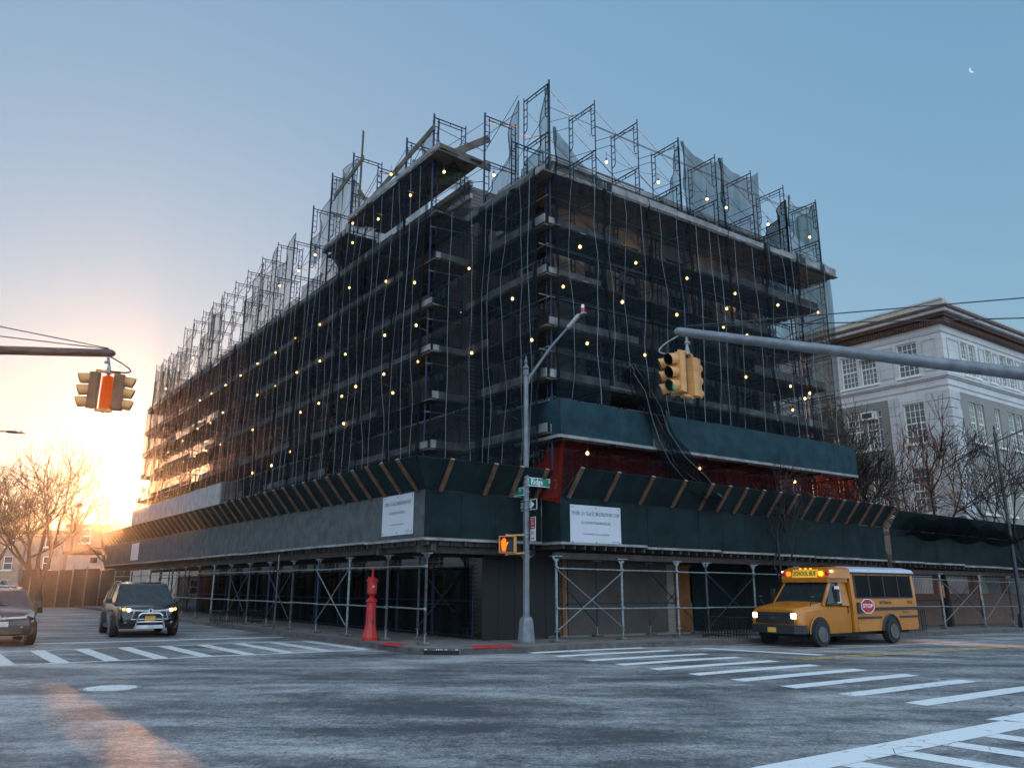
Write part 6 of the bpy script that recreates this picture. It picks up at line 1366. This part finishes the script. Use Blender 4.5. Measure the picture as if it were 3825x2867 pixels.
g0 = lambda u, v: gz(u, v, .05)
barrier('long pale concrete barrier behind the grey SUV', g0(95, 2262), g0(193, 2268), 'barrier')
barrier('end-on concrete barrier at the right of the long pale one', g0(200, 2268), g0(212, 2250), 'barrier')
q = MB(); p = g0(155, 2262); q.tube(p+Vector((0, -.35, .85)), p+Vector((0, -.35, 1.1)), .03); q.lathe([(.13, 0), (.13, .06)], 14, p+Vector((0, -.35, 1.2)), fn=lambda v: Vector((v.x, v.z, v.y))); tag(q.build('warning_lamp', 'plate_yellow'), 'round yellow warning lamp on the long concrete barrier', 'warning lamp')
# hedge-like shrubs in front of the fence
q = MB(); rnd = random.Random(4)
a, b_ = g0(215, 2268), g0(375, 2272)
for k in range(2600):
    u = rnd.random(); p = a.lerp(b_, u)+Vector((rnd.gauss(0, .2), rnd.gauss(0, .3)+.6, abs(rnd.gauss(.0, .38))+.02)); p.z = min(p.z, 1.1+.3*sin(u*9)); s_ = .07; d1 = Vector((rnd.uniform(-1, 1), rnd.uniform(-1, 1), rnd.uniform(-1, 1))).normalized()*s_; d2 = d1.orthogonal().normalized()*s_; q.add([p-d1, p+d2, p+d1], [(0, 1, 2)])
tag(q.build('shrub', 'fence_cloth'), 'low dark shrubs at the foot of the cloth fence behind the SUV', 'shrub')
# utility pole with flood light
p = at(240, 2190, 80); q = MB(); q.tube((p.x, 80, 0), (p.x+.3, 80, 9.6), .13, .09, 8); q.box(p.x+.1, p.x+.7, 79.8, 80.1, 9.4, 9.8); tag(q.build('utility_pole', 'bark'), 'dark pole with a lamp on top between the two left trees', 'pole')
p = at(62, 2190, 60); q = MB(); q.tube((p.x, 60, 0), (p.x+.35, 60, 8.2), .12, .08, 8); tag(q.build('utility_pole', 'pole_grey'), 'plain pale pole at the left edge behind the grey SUV', 'pole')

# ================================================================= MOON and SUN in the sky
mp = ray(3633, 260).normalized(); c = mp*6000+Vector((0, 0, EYE)); x = mp.cross(Vector((0, 0, 1))).normalized(); y = x.cross(mp); R_ = 19
q = MB(); out, inn_ = [], []
for k in range(13):
    a = radians(115)+radians(180)*k/12; out.append(c+(x*cos(a)+y*sin(a))*R_); b_ = (k-6)/6; inn_.append(c+(x*cos(a)+y*sin(a))*R_*.45+(x*cos(radians(115))+y*sin(radians(115)))*R_*.55*(-b_ if False else 0))
tip0, tip1 = out[0], out[-1]; ins = []
for k in range(13):
    u = k/12; m_ = tip0.lerp(tip1, u); ins.append(m_+(out[k]-m_)*.45)
q.add(out+ins, [(k, k+1, 14+k, 13+k) for k in range(12)]); tag(q.build('moon', 'moon'), 'thin white crescent moon high in the blue sky at upper right', 'moon')
M['sun_disc'] = emis('sun_disc', (1, .85, .6), 60)
DD = Vector((sin(SUN_AZ)*cos(radians(6.6)), cos(SUN_AZ)*cos(radians(6.6)), sin(radians(6.6))))
c = DD*5000+Vector((0, 0, EYE)); q = MB(); q.lathe([(max(.5, 24*sin(pi*k/10)), 24*cos(pi*k/10)) for k in range(11)], 20, c); tag(q.build('sun_disc', 'sun_disc', smooth=True), 'blazing low sun just left of the scaffold end', 'sun')

# ================================================================= AIR (low winter haze lit by the sun)
hz = MB(); hz.box(-140, 140, -45, 150, -1.9, 26)
hm = bpy.data.materials.new('haze'); hm.use_nodes = True; hn = hm.node_tree.nodes; hn.clear()
ho_ = hn.new('ShaderNodeOutputMaterial'); pv = hn.new('ShaderNodeVolumePrincipled'); pv.inputs['Density'].default_value = .00025; pv.inputs['Anisotropy'].default_value = .93; pv.inputs['Color'].default_value = (.95, .93, .92, 1)
hm.node_tree.links.new(pv.outputs[0], ho_.inputs['Volume']); M['haze'] = hm
tag(hz.build('haze', 'haze'), 'thin sunlit winter haze filling the street', 'haze', kind='stuff')
